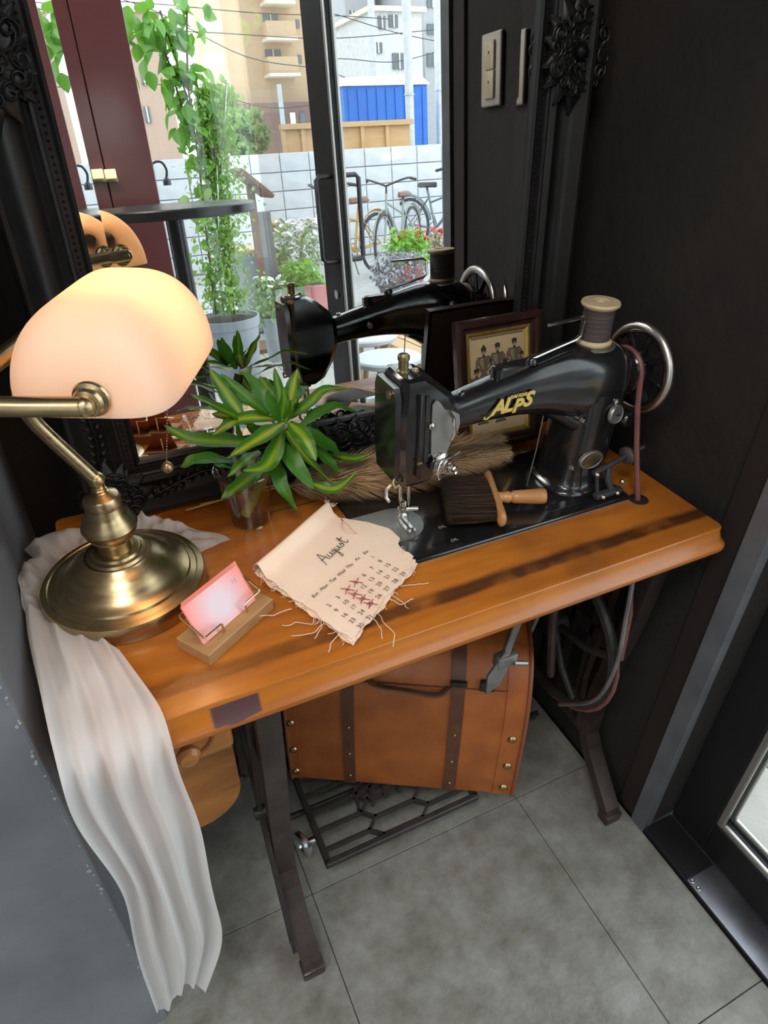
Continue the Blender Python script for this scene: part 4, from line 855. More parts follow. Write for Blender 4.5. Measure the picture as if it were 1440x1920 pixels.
def leaf_material():
    m = bpy.data.materials.new('variegated_leaf'); m.use_nodes = True; nt = m.node_tree; L = nt.links.new; b = nt.nodes['Principled BSDF']
    uv = _node(nt, 'ShaderNodeUVMap'); sp = _node(nt, 'ShaderNodeSeparateXYZ'); L(uv.outputs['UV'], sp.inputs[0])
    mp = _node(nt, 'ShaderNodeMapping'); mp.inputs['Scale'].default_value = (22, 1.2, 1); L(uv.outputs['UV'], mp.inputs['Vector'])
    nz = _node(nt, 'ShaderNodeTexNoise'); nz.inputs['Scale'].default_value = 1.0; nz.inputs['Detail'].default_value = 4; L(mp.outputs['Vector'], nz.inputs['Vector'])
    oi = _node(nt, 'ShaderNodeObjectInfo')
    # yellow towards the midrib, modulated along the leaf
    ab = _node(nt, 'ShaderNodeMath', operation='SUBTRACT'); L(sp.outputs['X'], ab.inputs[0]); ab.inputs[1].default_value = 0.5
    a2 = _node(nt, 'ShaderNodeMath', operation='ABSOLUTE'); L(ab.outputs[0], a2.inputs[0])
    mr = _node(nt, 'ShaderNodeMapRange'); mr.inputs['From Min'].default_value = 0.30; mr.inputs['From Max'].default_value = 0.03; L(a2.outputs[0], mr.inputs['Value'])
    ad = _node(nt, 'ShaderNodeMath', operation='MULTIPLY'); L(mr.outputs['Result'], ad.inputs[0]); L(nz.outputs['Fac'], ad.inputs[1])
    rnd = _node(nt, 'ShaderNodeMapRange'); rnd.inputs['To Min'].default_value = 0.0; rnd.inputs['To Max'].default_value = 1.5; L(oi.outputs['Random'], rnd.inputs['Value'])
    a3 = _node(nt, 'ShaderNodeMath', operation='MULTIPLY'); L(ad.outputs[0], a3.inputs[0]); L(rnd.outputs['Result'], a3.inputs[1])
    cr = _node(nt, 'ShaderNodeValToRGB'); e = cr.color_ramp.elements; e[0].position = 0.05; e[0].color = (0.055, 0.20, 0.016, 1); e[1].position = 0.85; e[1].color = (0.62, 0.54, 0.04, 1)
    n = e.new(0.35); n.color = (0.22, 0.40, 0.022, 1)
    L(a3.outputs[0], cr.inputs['Fac']); L(cr.outputs['Color'], b.inputs['Base Color']); b.inputs['Roughness'].default_value = 0.32
    wv = _node(nt, 'ShaderNodeBump'); wv.inputs['Strength'].default_value = 0.25; wv.inputs['Distance'].default_value = 0.002; L(nz.outputs['Fac'], wv.inputs['Height']); L(wv.outputs['Normal'], b.inputs['Normal'])
    tr = _node(nt, 'ShaderNodeBsdfTranslucent'); L(cr.outputs['Color'], tr.inputs['Color']); mx = _node(nt, 'ShaderNodeMixShader'); mx.inputs['Fac'].default_value = 0.28
    L(b.outputs['BSDF'], mx.inputs[1]); L(tr.outputs['BSDF'], mx.inputs[2]); L(mx.outputs['Shader'], nt.nodes['Material Output'].inputs['Surface'])
    return m
LEAFM = leaf_material()
STEMM = mat('green_cane', (0.20, 0.24, 0.05), 0.45, c2=(0.12, 0.15, 0.03), scale=6, stretch=(1, 1, 12))
plant = thing('plant_cutting', 'green and yellow variegated dracaena cutting standing in the clear cup', 'plant', (0.17, 0.776, TZ+0.01))
crown = Vector((0.216, 0.772, 0.885))
B().tube(spline([(0.150, 0.774, TZ+0.012), (0.172, 0.776, 0.79), (0.197, 0.775, 0.84), tuple(crown)], 6), [0.0075]*19, 12).build('stem', STEMM, plant)
def leaf(pts, width, name='leaf', twist=0.0, nseg=14):
    P = [Vector(p) for p in spline([tuple(p) for p in pts], max(2, nseg//(len(pts)-1)))]
    n = len(P)-1; b = B(); uvs = []; across = (-1, -0.6, -0.25, 0, 0.25, 0.6, 1); rows = []
    view = (CAM-P[n//2]).normalized()
    for i, p in enumerate(P):
        t = i/n; d = (P[min(i+1, n)]-P[max(i-1, 0)]).normalized()
        up = Vector((0, 0, 1))*0.75 + view*0.55; nn = (up - d*up.dot(d)).normalized(); sd = d.cross(nn).normalized()
        ca, sa_ = cos(twist*t), sin(twist*t); sd2 = sd*ca+nn*sa_; nn2 = nn*ca-sd*sa_
        w = width*0.5*(min(1, 0.30+2.6*t)*(1-t**2.6)**0.75+0.01)
        rows.append([p + sd2*(w*q) + nn2*(0.22*w*abs(q)**1.3 + 0.0012*sin(t*16+q*3)*abs(q)) for q in across])
        uvs.append([(0.5+q*0.5, t) for q in across])
    b.grid(rows)
    o = b.build(name, LEAFM, plant, ang=180)
    me = o.data; uvl = me.uv_layers.new(name='UVMap'); flat = [x for r in uvs for x in r]
    for lp in me.loops: uvl.data[lp.index].uv = flat[lp.vertex_index]
    return o
def cpx(x, y): return (300+x/3.4286, 560+y/3.4286)
# leaves read off the photograph in crop pixels, each with its own depths (metres in Y) base -> tip
LV = [([(790, 800), (640, 900), (440, 1020)], 88, (0.772, 0.735, 0.715)), ([(750, 770), (520, 775), (330, 880)], 70, (0.772, 0.765, 0.76)), ([(620, 930), (400, 915), (190, 900), (20, 812)], 88, (0.772, 0.765, 0.765, 0.77)),
 ([(470, 1040), (250, 1030), (130, 1085)], 66, (0.765, 0.745, 0.74)), ([(790, 860), (690, 1070), (530, 1110)], 84, (0.768, 0.725, 0.70)), ([(640, 980), (540, 1050), (430, 1150)], 60, (0.765, 0.73, 0.715)),
 ([(650, 1100), (510, 1205), (390, 1290)], 84, (0.765, 0.735, 0.72)), ([(745, 1040), (780, 1200), (885, 1362)], 74, (0.768, 0.735, 0.73)), ([(790, 930), (880, 1080), (990, 1225)], 84, (0.768, 0.735, 0.715)),
 ([(830, 795), (930, 900), (1005, 1045)], 84, (0.77, 0.74, 0.715)), ([(900, 850), (1060, 930), (1170, 1010)], 86, (0.772, 0.76, 0.75)), ([(1080, 1000), (1240, 1030), (1350, 1000)], 54, (0.77, 0.765, 0.765)),
 ([(960, 920), (1070, 1030), (1160, 1120)], 62, (0.772, 0.755, 0.74)), ([(820, 775), (950, 680), (1060, 585), (1215, 577)], 60, (0.772, 0.785, 0.795, 0.80)), ([(900, 820), (1020, 735), (1130, 690), (1272, 728)], 62, (0.772, 0.78, 0.785, 0.785)),
 ([(790, 760), (765, 600), (735, 440)], 54, (0.772, 0.785, 0.795)), ([(815, 770), (850, 600), (885, 450)], 84, (0.775, 0.79, 0.80)), ([(775, 790), (720, 690), (690, 580)], 64, (0.77, 0.765, 0.765)),
 ([(700, 750), (640, 600), (550, 470)], 76, (0.775, 0.795, 0.81)), ([(690, 740), (540, 620), (390, 480)], 62, (0.775, 0.785, 0.795)), ([(530, 760), (420, 600), (315, 450)], 84, (0.775, 0.785, 0.79)),
 ([(560, 790), (350, 690), (185, 610)], 62, (0.772, 0.765, 0.76)), ([(800, 830), (930, 1010), (1115, 1195)], 54, (0.77, 0.75, 0.745)), ([(950, 1180), (1120, 1225), (1265, 1115)], 62, (0.755, 0.73, 0.74)),
 ([(310, 1008), (380, 1070), (465, 1085)], 22, (0.755, 0.745, 0.745)), ([(780, 770), (800, 660), (790, 560)], 50, (0.77, 0.765, 0.765)), ([(800, 800), (840, 700), (880, 640)], 52, (0.77, 0.768, 0.768)),
 ([(700, 880), (600, 840), (560, 800)], 60, (0.78, 0.79, 0.795)), ([(860, 830), (980, 830), (1040, 870)], 60, (0.785, 0.80, 0.805)), ([(770, 720), (680, 560), (640, 500)], 60, (0.79, 0.82, 0.835)), ([(800, 720), (900, 600), (950, 560)], 60, (0.79, 0.825, 0.84)),
 ([(600, 800), (450, 760), (330, 740)], 60, (0.785, 0.80, 0.81))]
for pts, w, ys in LV:
    leaf([at(*cpx(*p), 1, y) for p, y in zip(pts, ys)], w*0.00030, twist=random.uniform(-0.35, 0.35))

# ------------------------------------------------------------------ pampas grass stalks lying behind the machine
STRAW = mat('dry_straw', (0.50, 0.33, 0.17), 0.7, c2=(0.40, 0.25, 0.12), scale=20)
PLUME = mat('pampas_plume', (0.66, 0.44, 0.24), 0.85, c2=(0.52, 0.33, 0.17), scale=12, sheen=0.3)
def pampas(stem, plume, rad, label, seed):
    rnd = random.Random(seed)
    t = thing('pampas_stalk', label, 'dried grass', tuple(stem[0]), 'pampas stalks')
    B().tube(spline([tuple(p) for p in stem+plume], 5), 0.0014, 6).build('stem', STRAW, t)
    P = [Vector(p) for p in spline([tuple(p) for p in plume], 10)]; n = len(P)-1; b = B()
    for k in range(6500):
        s = rnd.random()**0.85; i = min(int(s*n), n-1); p = P[i].lerp(P[i+1], s*n-i); d = (P[i+1]-P[i]).normalized()
        side = Vector((rnd.gauss(0, 1), rnd.gauss(0, 1), rnd.gauss(0, 1))); side = (side-d*side.dot(d)).normalized()
        rr = rad*(0.35+0.75*sin(pi*min(1, s*0.82+0.16)))
        ln = rr*rnd.uniform(0.5, 0.85)
        a = p+side*rr*0.12; m_ = a+d*ln*0.6+side*ln*0.75; e_ = a+d*ln*1.25+side*ln*1.25-Vector((0, 0, 0.2*ln))
        w = d.cross(side)*0.00055
        if e_.z < BZ+0.002: e_.z = BZ+0.002+0.002*rnd.random()
        if m_.z < BZ+0.002: m_.z = BZ+0.002
        b.add([a-w, a+w, m_-w, m_+w, e_], [(0, 1, 3, 2), (2, 3, 4)])
    o = b.build('plume', PLUME, t, smooth=False); o['kind'] = 'stuff'
V = Vector
pampas([V((0.078, 0.832, 0.749)), V((0.20, 0.826, 0.760))], [V((0.235, 0.806, 0.766)), V((0.33, 0.795, 0.770)), V((0.45, 0.785, 0.772)), V((0.57, 0.772, 0.780))], 0.036, 'fluffy tan pampas stalk lying at the back, nearer the mirror', 1)
pampas([V((0.100, 0.838, 0.749)), V((0.19, 0.824, 0.757))], [V((0.23, 0.805, 0.765)), V((0.32, 0.775, 0.767)), V((0.45, 0.755, 0.770)), V((0.56, 0.738, 0.776))], 0.034, 'fluffy tan pampas stalk lying on the machine bed behind the brush', 2)
B().tube([at(600, 905, 2, 0.785), at(665, 890, 2, 0.79), at(735, 872, 2, 0.795)], 0.0009, 6).build('straw_tip', STRAW, [o for o in bpy.data.objects if o.name.startswith('pampas_stalk')][0])

# ------------------------------------------------------------------ dusting brush
BEECH = mat('beech_wood', (0.52, 0.25, 0.09), 0.4, c2=(0.42, 0.185, 0.06), scale=14, stretch=(0.3, 3, 3), coat=0.2)
BRIST = mat('dark_bristle', (0.030, 0.017, 0.012), 0.5, c2=(0.14, 0.08, 0.05), scale=420, stretch=(0.015, 1, 1), detail=3, ramp=(0.48, 0.72))
bx_ = Vector((0.93, -0.37, 0)).normalized(); by_ = Vector((0.37, 0.93, 0)).normalized(); bc = Vector((0.486, 0.651, BZ+0.017))
BR = frame(bc, bx_, by_)
br = thing('dusting_brush', 'wooden-handled dusting brush with dark bristles lying on the machine bed', 'brush', (bc.x, bc.y, BZ))
B(BR).loft([super_ring(y, 0, 0.0062*k, 0.013*k, 16, 2.6, 'xz', 0) and [(p[0], y, p[1]) for p in [(0.0068*k*cos(2*pi*j/16), 0.0125*k*sin(2*pi*j/16)) for j in range(16)]] for y, k in ((-0.060, 0.35), (-0.0585, 0.72), (-0.055, 0.95), (-0.05, 1.0), (0.05, 1.0), (0.055, 0.95), (0.0585, 0.72), (0.060, 0.35))]).build('head_block', BEECH, br)
B(BR).lathe((0.005, 0, 0), [(0.0085, 0), (0.0075, 0.008), (0.0088, 0.011), (0.0088, 0.016), (0.007, 0.019), (0.0095, 0.022), (0.0098, 0.030), (0.0115, 0.062), (0.0112, 0.068), (0.010, 0.0695), (0.0, 0.0695)], 28, (1, 0, 0)).build('handle', BEECH, br)
bb_ = B(); rnd = random.Random(5)
for k in range(5200):
    y = rnd.uniform(-0.052, 0.052); z = rnd.uniform(-0.010, 0.010)*(1-(abs(y)/0.06)**4)
    yy = y*1.02+rnd.gauss(0, 0.0012); ln = rnd.uniform(0.066, 0.078); z2 = max(z*1.1+rnd.gauss(0, 0.0012)-0.001, -0.0165)
    w = 0.00035
    bb_.add([(-0.004, y-w, z), (-0.004, y+w, z), (-ln*0.6, yy+w, (z+z2)/2), (-ln*0.6, yy-w, (z+z2)/2), (-ln, yy, z2)], [(0, 1, 2, 3), (3, 2, 4)])
ob_ = bpy.data.objects.new('bristles', bb_.mesh('bristles', smooth=False)); COL.objects.link(ob_); ob_.data.materials.append(BRIST); ob_.parent = br; ob_.matrix_local = Matrix.Translation(-br.location) @ BR; ob_['kind'] = 'stuff'
# ------------------------------------------------------------------ card holder with pink cards
OAK = mat('pale_oak', (0.42, 0.235, 0.10), 0.5, c2=(0.34, 0.18, 0.07), scale=12, stretch=(0.25, 4, 4))
WIRE = mat('pale_gold_wire', (0.78, 0.62, 0.38), 0.22, 1.0)
def card_mat():                     # printed gradient: pale lilac centre fading to coral edges
    m = mat('pink_card', (0.86, 0.24, 0.20), 0.4); nt = m.node_tree; L = nt.links.new
    tc = [n for n in nt.nodes if n.type == 'TEX_COORD'][0]; vd = _node(nt, 'ShaderNodeVectorMath', operation='DISTANCE')
    L(tc.outputs['Object'], vd.inputs[0]); vd.inputs[1].default_value = tuple(Vector((-HY.x*-0.0125, HY.y*0.0125, 0.021)))
    cr = _node(nt, 'ShaderNodeValToRGB'); e = cr.color_ramp.elements; e[0].position = 0.012; e[0].color = (0.74, 0.60, 0.68, 1); e[1].position = 0.045; e[1].color = (0.88, 0.27, 0.22, 1)
    L(vd.outputs['Value'], cr.inputs['Fac']); L(cr.outputs['Color'], nt.nodes['Principled BSDF'].inputs['Base Color']); return m
CARDP = mat('pink_card_plain', (0.85, 0.25, 0.20), 0.45, c2=(0.82, 0.32, 0.26))
hF, hR_, hL = Vector((0.042, 0.529, TZ)), Vector((0.133, 0.587, TZ)), Vector((0.017, 0.573, TZ))
HX = (hR_-hF).normalized(); HY = Vector((-HX.y, HX.x, 0)); HL = (hR_-hF).length; HWd = 0.050; HH = 0.0165
CARD = card_mat()
ch_ = thing('card_holder', 'small oak card holder with bent gold wires beside the lamp foot', 'card holder', tuple(hF+HX*HL/2+HY*HWd/2))
HM = frame(hF+HX*HL/2+HY*HWd/2, HX, HY)
B(HM).box((0, 0, HH/2), (HL, HWd, HH), bev=0.001, seg=1).build('base', OAK, ch_, smooth=False)
LEAN = Vector((0, 0.50, 0.86)).normalized()          # cards lean back
def hp(x, y, z): return (x, y, z)
for sg in (-1, 1):
    e = sg*0.046; i = sg*0.019
    B(HM).tube([hp(i, -0.014, HH-0.004), hp(i, -0.014, HH+0.012), hp(i+sg*0.002, -0.014, HH+0.014), hp(e-sg*0.002, -0.014, HH+0.014), hp(e, -0.013, HH+0.0145), hp(e, 0.020, HH+0.0275), hp(e-sg*0.002, 0.0225, HH+0.0275), hp(sg*0.03, 0.0225, HH+0.0275), hp(sg*0.03, 0.0225, HH-0.004)], 0.0014, 8).build('wire_rest', WIRE, ch_)
for k in range(7):
    org = Vector((-0.002 if k == 0 else 0.0012*k-0.004, -0.0095+0.0011*k, HH+0.0004))
    CM = HM @ frame(org, (1, 0, 0), LEAN)
    cb = B(CM).box((0, 0.0245, 0), (0.085, 0.049, 0.00035))
    lab = ['pink gradient business card at the front of the card holder', 'pink business card second from the front in the card holder', 'pink business card third from the front in the card holder', 'pink business card in the middle of the stack in the card holder', 'pink business card third from the back in the card holder', 'pink business card second from the back in the card holder', 'salmon pink business card at the very back of the card holder'][k]
    cobj = tag(cb.build('business_card', CARD if k == 0 else CARDP, smooth=False, origin=tuple(CM.translation)), lab, 'card', 'pink business cards')
    if k == 0:
        GREYP = mat('grey_print', (0.45, 0.35, 0.50), 0.6)
        vs, fs = text_mesh('HJ', 0.0075, CM @ Matrix.Translation((0.030, 0.036, 0.0003)), 0.00004); B().add(vs, fs).build('monogram', GREYP, cobj, smooth=False)

# ------------------------------------------------------------------ cloth calendar
def linen(name, c1, c2):
    return mat(name, c1, 0.85, c2=c2, scale=7, detail=5, bump=0.12, bscale=350)
LINEN = linen('unbleached_cotton', (0.92, 0.735, 0.60), (0.88, 0.66, 0.51)); FRAY = mat('cotton_thread', (0.80, 0.70, 0.60), 0.8)
INKC = mat('calendar_ink', (0.035, 0.03, 0.028), 0.8); REDX = mat('red_pen', (0.42, 0.03, 0.06), 0.7)
cal = thing('cloth_calendar', 'frayed cotton cloth calendar page for August with red crosses', 'calendar', (0.225, 0.62, TZ))
cL, cT, cBt = Vector((0.131, 0.658, 0)), Vector((0.261, 0.748, 0)), Vector((0.193, 0.496, 0))
CXv, CYv = (cT-cL), (cBt-cL)
def sheet(z0, dx, dy, rot, seed, roll=True, notch=True, curl=0.0):
    rnd = random.Random(seed); ph = [rnd.uniform(0, 6) for _ in range(8)]; rows = []
    N = 56
    for j in range(N+1):
        t = j/N; row = []
        for i in range(N+1):
            s = i/N
            es = 0.010*sin(t*17+ph[0])+0.006*sin(t*43+ph[1])+0.003*rnd.uniform(-1, 1); et = 0.012*sin(s*13+ph[2])+0.006*sin(s*39+ph[3])+0.003*rnd.uniform(-1, 1)
            ss = -0.012+es*(1-s)+s*(1.02+es); tt = t*(1.03+et)
            if notch:              # concave tear on the right side below the first layer's upper corner
                ss -= s*0.17*math.exp(-((t-0.36)/0.13)**2) ; ss += s*0.05*math.exp(-((t-0.72)/0.2)**2)
                if t < 0.2: ss -= s*0.02
                tt -= 0.05*max(0, s-0.85)/0.15*t
            p = cL + CXv*(ss+dx+rot*t) + CYv*(tt+dy-rot*s)
            z = z0 + 0.0008*sin(s*9+ph[4])*sin(t*8+ph[5])
            if roll: z += 0.013*math.exp(-((t-0.055)/0.055)**2) - (0.004*max(0, 0.03-t)/0.03)
            z += curl*(max(0, t-0.8)/0.2)**2*s
            row.append((p.x, p.y, TZ+z))
        rows.append(row)
    return rows
for k, args in enumerate([(0.0062, -0.02, 0.012, 0.02, 3, False, False), (0.0086, 0.02, 0.0, -0.01, 4, False, True), (0.0112, 0.0, 0.0, 0.0, 5, True, True)]):
    g = sheet(*args); b = B().grid(g); n0 = len(b.v); N1 = 57
    b.grid([[(p[0], p[1], p[2]-0.0012) for p in r] for r in g])
    rim = [i for i in range(N1)]+[j*N1+N1-1 for j in range(1, N1)]+[(N1-1)*N1+i for i in range(N1-2, -1, -1)]+[j*N1 for j in range(N1-2, 0, -1)]
    b.f += [(rim[i], rim[(i+1) % len(rim)], n0+rim[(i+1) % len(rim)], n0+rim[i]) for i in range(len(rim))]
    pg = b.build('cotton_page', LINEN, cal, ang=60)
# loose corner of the sheet below, showing past the tear
fl = [(640, 972), (690, 980), (730, 992), (750, 1010), (743, 1030), (732, 1052), (712, 1048), (680, 1012)]
B().prism([tuple(at(x, y, 2, TZ+0.008))[:2] for x, y in fl], TZ+0.0076, TZ+0.0090).build('cotton_corner', LINEN, cal, smooth=False)
zp = TZ+0.0112+0.0013
n2_ = at(617, 1135, 2, zp); n8_ = at(713, 1052, 2, zp); n30 = at(676, 1173, 2, zp)
cvx = (n8_-n2_)/6; rvy = (n30-n2_)/4
TX = cvx.normalized(); TY = -rvy
def cell(r, c): return n2_ + cvx*c + rvy*(r-1)
dates = B()
for dnum in range(1, 32):
    idx = dnum+5; r, c = idx//7, idx % 7
    vs, fs = text_mesh(str(dnum), 0.0088, frame(cell(r, c), TX, TY), 0.00005, 0.0, -0.00008); dates.add(vs, fs)
dates.build('printed_dates', INKC, cal, smooth=False)
wd = B(); w0, w6 = at(590, 1116, 2, zp), at(685, 1036, 2, zp)
for k, nm in enumerate(('Sun', 'Mon', 'Tue', 'Wed', 'Thu', 'Fri', 'Sat')):
    vs, fs = text_mesh(nm, 0.0072, frame(w0.lerp(w6, k/6), TX, TY), 0.00005, 0.35); wd.add(vs, fs)
wd.build('printed_weekdays', INKC, cal, smooth=False)
# handwritten month name as pen strokes
ma = at(608, 1058, 2, zp); mb = at(657, 1013, 2, zp); mx_ = (mb-ma); ml = mx_.length; MFm = frame(ma, mx_, TY)
strokes = [[(0.0, -0.06), (0.05, 0.02), (0.16, 0.30), (0.19, 0.31), (0.21, 0.15), (0.22, 0.0)], [(0.06, 0.12), (0.24, 0.13)], [(0.30, 0.16), (0.28, 0.04), (0.32, 0.01), (0.38, 0.08), (0.40, 0.16), (0.39, 0.03), (0.43, 0.02)], [(0.52, 0.15), (0.47, 0.14), (0.45, 0.06), (0.49, 0.02), (0.53, 0.14), (0.50, -0.14), (0.44, -0.16), (0.50, -0.02), (0.57, 0.06)], [(0.58, 0.15), (0.57, 0.04), (0.61, 0.02), (0.66, 0.12), (0.67, 0.15), (0.66, 0.03), (0.70, 0.03)], [(0.71, 0.04), (0.77, 0.15), (0.80, 0.06), (0.76, 0.01), (0.73, 0.03)], [(0.80, 0.04), (0.90, 0.32), (0.88, 0.06), (0.92, 0.02), (0.98, 0.07)], [(0.84, 0.21), (0.99, 0.24)]]
pen = B(MFm)
for s_ in strokes: pen.tube([(p[0]*ml, p[1]*ml, 0.0) for p in spline([(x, y) for x, y in s_], 4)], 0.00045, 5)
pen.build('handwritten_month', INKC, cal)
rx = B()
for (r, c) in ((1, 2), (1, 3), (2, 2), (3, 2), (4, 2)):
    o_ = cell(r, c) + Vector((0, 0, 0.0002))
    for (a, b_) in (((-0.0075, -0.0035), (0.0085, 0.0030)), ((-0.003, 0.0080), (0.0045, -0.0075))):
        f_ = frame(o_, TX, TY); rx.tube([f_ @ Vector((a[0]+(b_[0]-a[0])*t, a[1]+(b_[1]-a[1])*t+0.0006*sin(t*5), 0)) for t in (0, 0.3, 0.6, 1)], 0.0005, 5)
rx.build('red_crosses', REDX, cal)
# frayed threads, each hanging or curling from the torn edges
fr = B(); rnd = random.Random(11)
def strand(p, d, ln, curl, r=0.00035):
    pts = [p]; dd = Vector(d).normalized(); q_ = Vector(p)
    for k in range(9):
        dd = (dd + Vector((rnd.gauss(0, curl), rnd.gauss(0, curl), rnd.gauss(0, curl*0.4)))).normalized(); q_ = q_ + dd*ln/9
        if q_.y > 0.47 and q_.z < TZ+0.001: q_.z = TZ+0.001
        if q_.y <= 0.468: q_.z -= ln/9*0.8
        pts.append(tuple(q_))
    fr.tube(spline(pts, 2), r, 4)
for k in range(150):
    t = rnd.random(); e = rnd.randrange(3)
    if e == 0: p = cL+CYv*0.97+CXv*t*0.95; d = CYv
    elif e == 1: p = cL+CYv*t*0.98+CXv*0.03; d = -CXv
    else: p = cL+CXv*0.97+CYv*(0.55+0.4*t); d = CXv
    p = Vector((p.x, p.y, TZ+rnd.uniform(0.006, 0.012)))
    d = Vector((d.x, d.y, 0)).normalized()
    strand(tuple(p), d+Vector((0, 0, -0.2)), rnd.uniform(0.010, 0.018), 0.3)
for (x, y, ln) in ((600, 1190, 0.035), (585, 1175, 0.03), (650, 1205, 0.03), (700, 1175, 0.03), (725, 1165, 0.05), (715, 1170, 0.04), (760, 1125, 0.022), (785, 1105, 0.03), (755, 1135, 0.025), (520, 1160, 0.03), (575, 1180, 0.04)):
    p = at(x, y, 2, TZ+0.009); p = p.lerp(Vector((0.222, 0.60, TZ+0.009)), 0.22); strand(tuple(p), Vector((p.x-0.222, p.y-0.60, -0.004)), ln+0.012, 0.35, 0.0005)
for k in range(40):
    t = rnd.random(); p = cT+CYv*0.1*t - CXv*0.0; strand((p.x, p.y, TZ+0.018), CXv.normalized()+Vector((0, 0, 0.2)), rnd.uniform(0.004, 0.010), 0.3)
o = fr.build('frayed_threads', FRAY, cal); o['kind'] = 'stuff'

# ------------------------------------------------------------------ suitcase on the treadle
LEATH = mat('tan_leather', (0.39, 0.112, 0.024), 0.48, c2=(0.27, 0.072, 0.015), scale=14, detail=9, bump=0.1, bscale=160, rvar=0.1)
STRAP = mat('brown_strap', (0.115, 0.042, 0.02), 0.45, c2=(0.085, 0.03, 0.014), scale=40, bump=0.08)
PIPE = mat('reddish_piping', (0.24, 0.07, 0.03), 0.4); STUD = mat('antique_stud', (0.42, 0.31, 0.15), 0.3, 1.0)
LOCKM = mat('dark_bronze', (0.06, 0.05, 0.04), 0.4, 0.6)
s_o = Vector((0.1715, 0.792, 0.0805)); sX = Vector((0.866, -0.5, 0)); sY = Vector((0.5, 0.866, 0)); SM = frame(s_o, sX, sY); SLn = 0.447
suit = thing('suitcase', 'tan leather suitcase with dark straps and brass studs standing on the treadle', 'suitcase', tuple(s_o+sX*SLn/2))
sprof = [(0.0, 0.004), (-0.001, 0.10), (0.000, 0.18), (0.004, 0.235), (0.012, 0.27), (0.026, 0.305), (0.048, 0.332), (0.075, 0.345), (0.150, 0.345), (0.168, 0.33), (0.172, 0.30), (0.172, 0.004), (0.166, 0.0), (0.006, 0.0)]
sp2 = spline(sprof[:8], 4)[:-1]+sprof[7:]
def srow(x, off=0.0):
    out = []
    n = len(sp2)
    for i in range(n):
        a, b_ = sp2[i-1], sp2[(i+1) % n]; d = Vector((b_[0]-a[0], b_[1]-a[1])); nn = Vector((-d.y, d.x)).normalized()
        out.append((x, sp2[i][0]+nn.x*off, sp2[i][1]+nn.y*off))
    return out
B(SM).loft([srow(0.004), srow(SLn-0.004)]).build('case_body', LEATH, suit, ang=40)
nfr = 4*7+1
def sband(x0, x1, off, name, mt, i0=0, i1=nfr+3):
    rows = [[srow(x, o_)[i] for x, o_ in ((x0, 0), (x0, off), (x1, off), (x1, 0))] for i in range(i0, i1)]
    B(SM).loft(rows).build(name, mt, suit, ang=30)
def su(px, py): p = at(px, py, 2, 0.0805); return (p-s_o).dot(sX)
u1 = (su(648, 1461), su(668, 1463)); u2 = (su(829, 1473), su(852, 1475)); ue = su(922, 1483)
sband(u1[0], u1[1], 0.003, 'strap', STRAP); sband(u2[0], u2[1], 0.003, 'strap', STRAP)
sband(0.004, su(568, 1456), 0.002, 'end_band', LEATH); sband(ue, SLn-0.006, 0.002, 'end_band', LEATH)
for x in (0.003, SLn-0.003):
    B(SM).tube([(x, p[1], p[2]) for p in srow(x, 0.0015)], 0.0042, 8, closed=True).build('piping', PIPE, suit)
def on_face(x, z, off=0.002):
    r = srow(x, off); best = min(range(nfr), key=lambda i: abs(r[i][2]-z)); return r[best]
stud = B().lathe((0, 0, 0), [(0.0085, 0), (0.0078, 0.0024), (0.0048, 0.0046), (0, 0.0054)], 14, (0, -1, 0)).mesh('stud'); stud.materials.append(STUD)
rivet = B().lathe((0, 0, 0), [(0.0036, 0), (0.003, 0.0014), (0, 0.002)], 12, (0, -1, 0)).mesh('rivet'); rivet.materials.append(STUD)
Msu = Matrix.Translation(-world_origin(suit)) @ SM
for xx in ((ue+SLn)/2-0.002, 0.012):
    for z in (0.035, 0.105, 0.175): link_copy(stud, 'stud', suit, M=Msu @ Matrix.Translation(Vector(on_face(xx, z, 0.0022))))
for xx in (sum(u1)/2, sum(u2)/2):
    for z in (0.025, 0.095, 0.185): link_copy(rivet, 'rivet', suit, M=Msu @ Matrix.Translation(Vector(on_face(xx, z, 0.0032))))
# seam of the lid, buckle loops, lock and handle
seam = [on_face(x, 0.292, 0.0008) for x in (0.006, SLn-0.008)]
B(SM).tube([seam[0], seam[1]], 0.0012, 6).build('lid_seam', STRAP, suit)
for uu in (u1, u2):
    c_ = on_face(sum(uu)/2, 0.296, 0.005); B(SM).box((c_[0], c_[1], c_[2]), (0.030, 0.008, 0.012), bev=0.002).build('strap_keeper', LOCKM, suit)
lc = on_face(u2[1]+0.038, 0.300, 0.004); lk = B(SM).box(lc, (0.026, 0.012, 0.022), bev=0.003).build('lock', LOCKM, suit)
B(SM).box((lc[0]+0.001, lc[1]-0.007, lc[2]), (0.013, 0.003, 0.011), bev=0.001).build('lock_plate', DULL_STEEL, lk)
hA = on_face(u1[1]+0.022, 0.300, 0.004); hB = on_face(u2[0]-0.004, 0.292, 0.004)
B(SM).tube(spline([hA, (hA[0]+0.02, hA[1]-0.012, hA[2]-0.005), ((hA[0]+hB[0])/2, hA[1]-0.020, hA[2]-0.004), (hB[0]-0.02, hB[1]-0.012, hB[2]-0.006), hB], 6), 0.006, 8, flat=0.6).build('handle', STRAP, suit)
# ------------------------------------------------------------------ outside, seen by way of the mirror
OZ = -0.03
struct(B().box((5, -14, OZ-0.06), (34, 40, 0.08)), 'ground', ASPH)
pv = struct(B().box((2.1, -1.6, OZ-0.022), (2.5, 5.4, 0.03)), 'terrace', PGROUT)
pav = B().box((0, 0, -0.008), (0.296, 0.296, 0.016), bev=0.002, seg=1).mesh('paver', smooth=False); pav.materials.append(PAVER)
for i in range(8):
    for j in range(17): link_copy(pav, 'paver', pv, (1.02+0.3*i, -4.1+0.3*j, OZ+0.0))
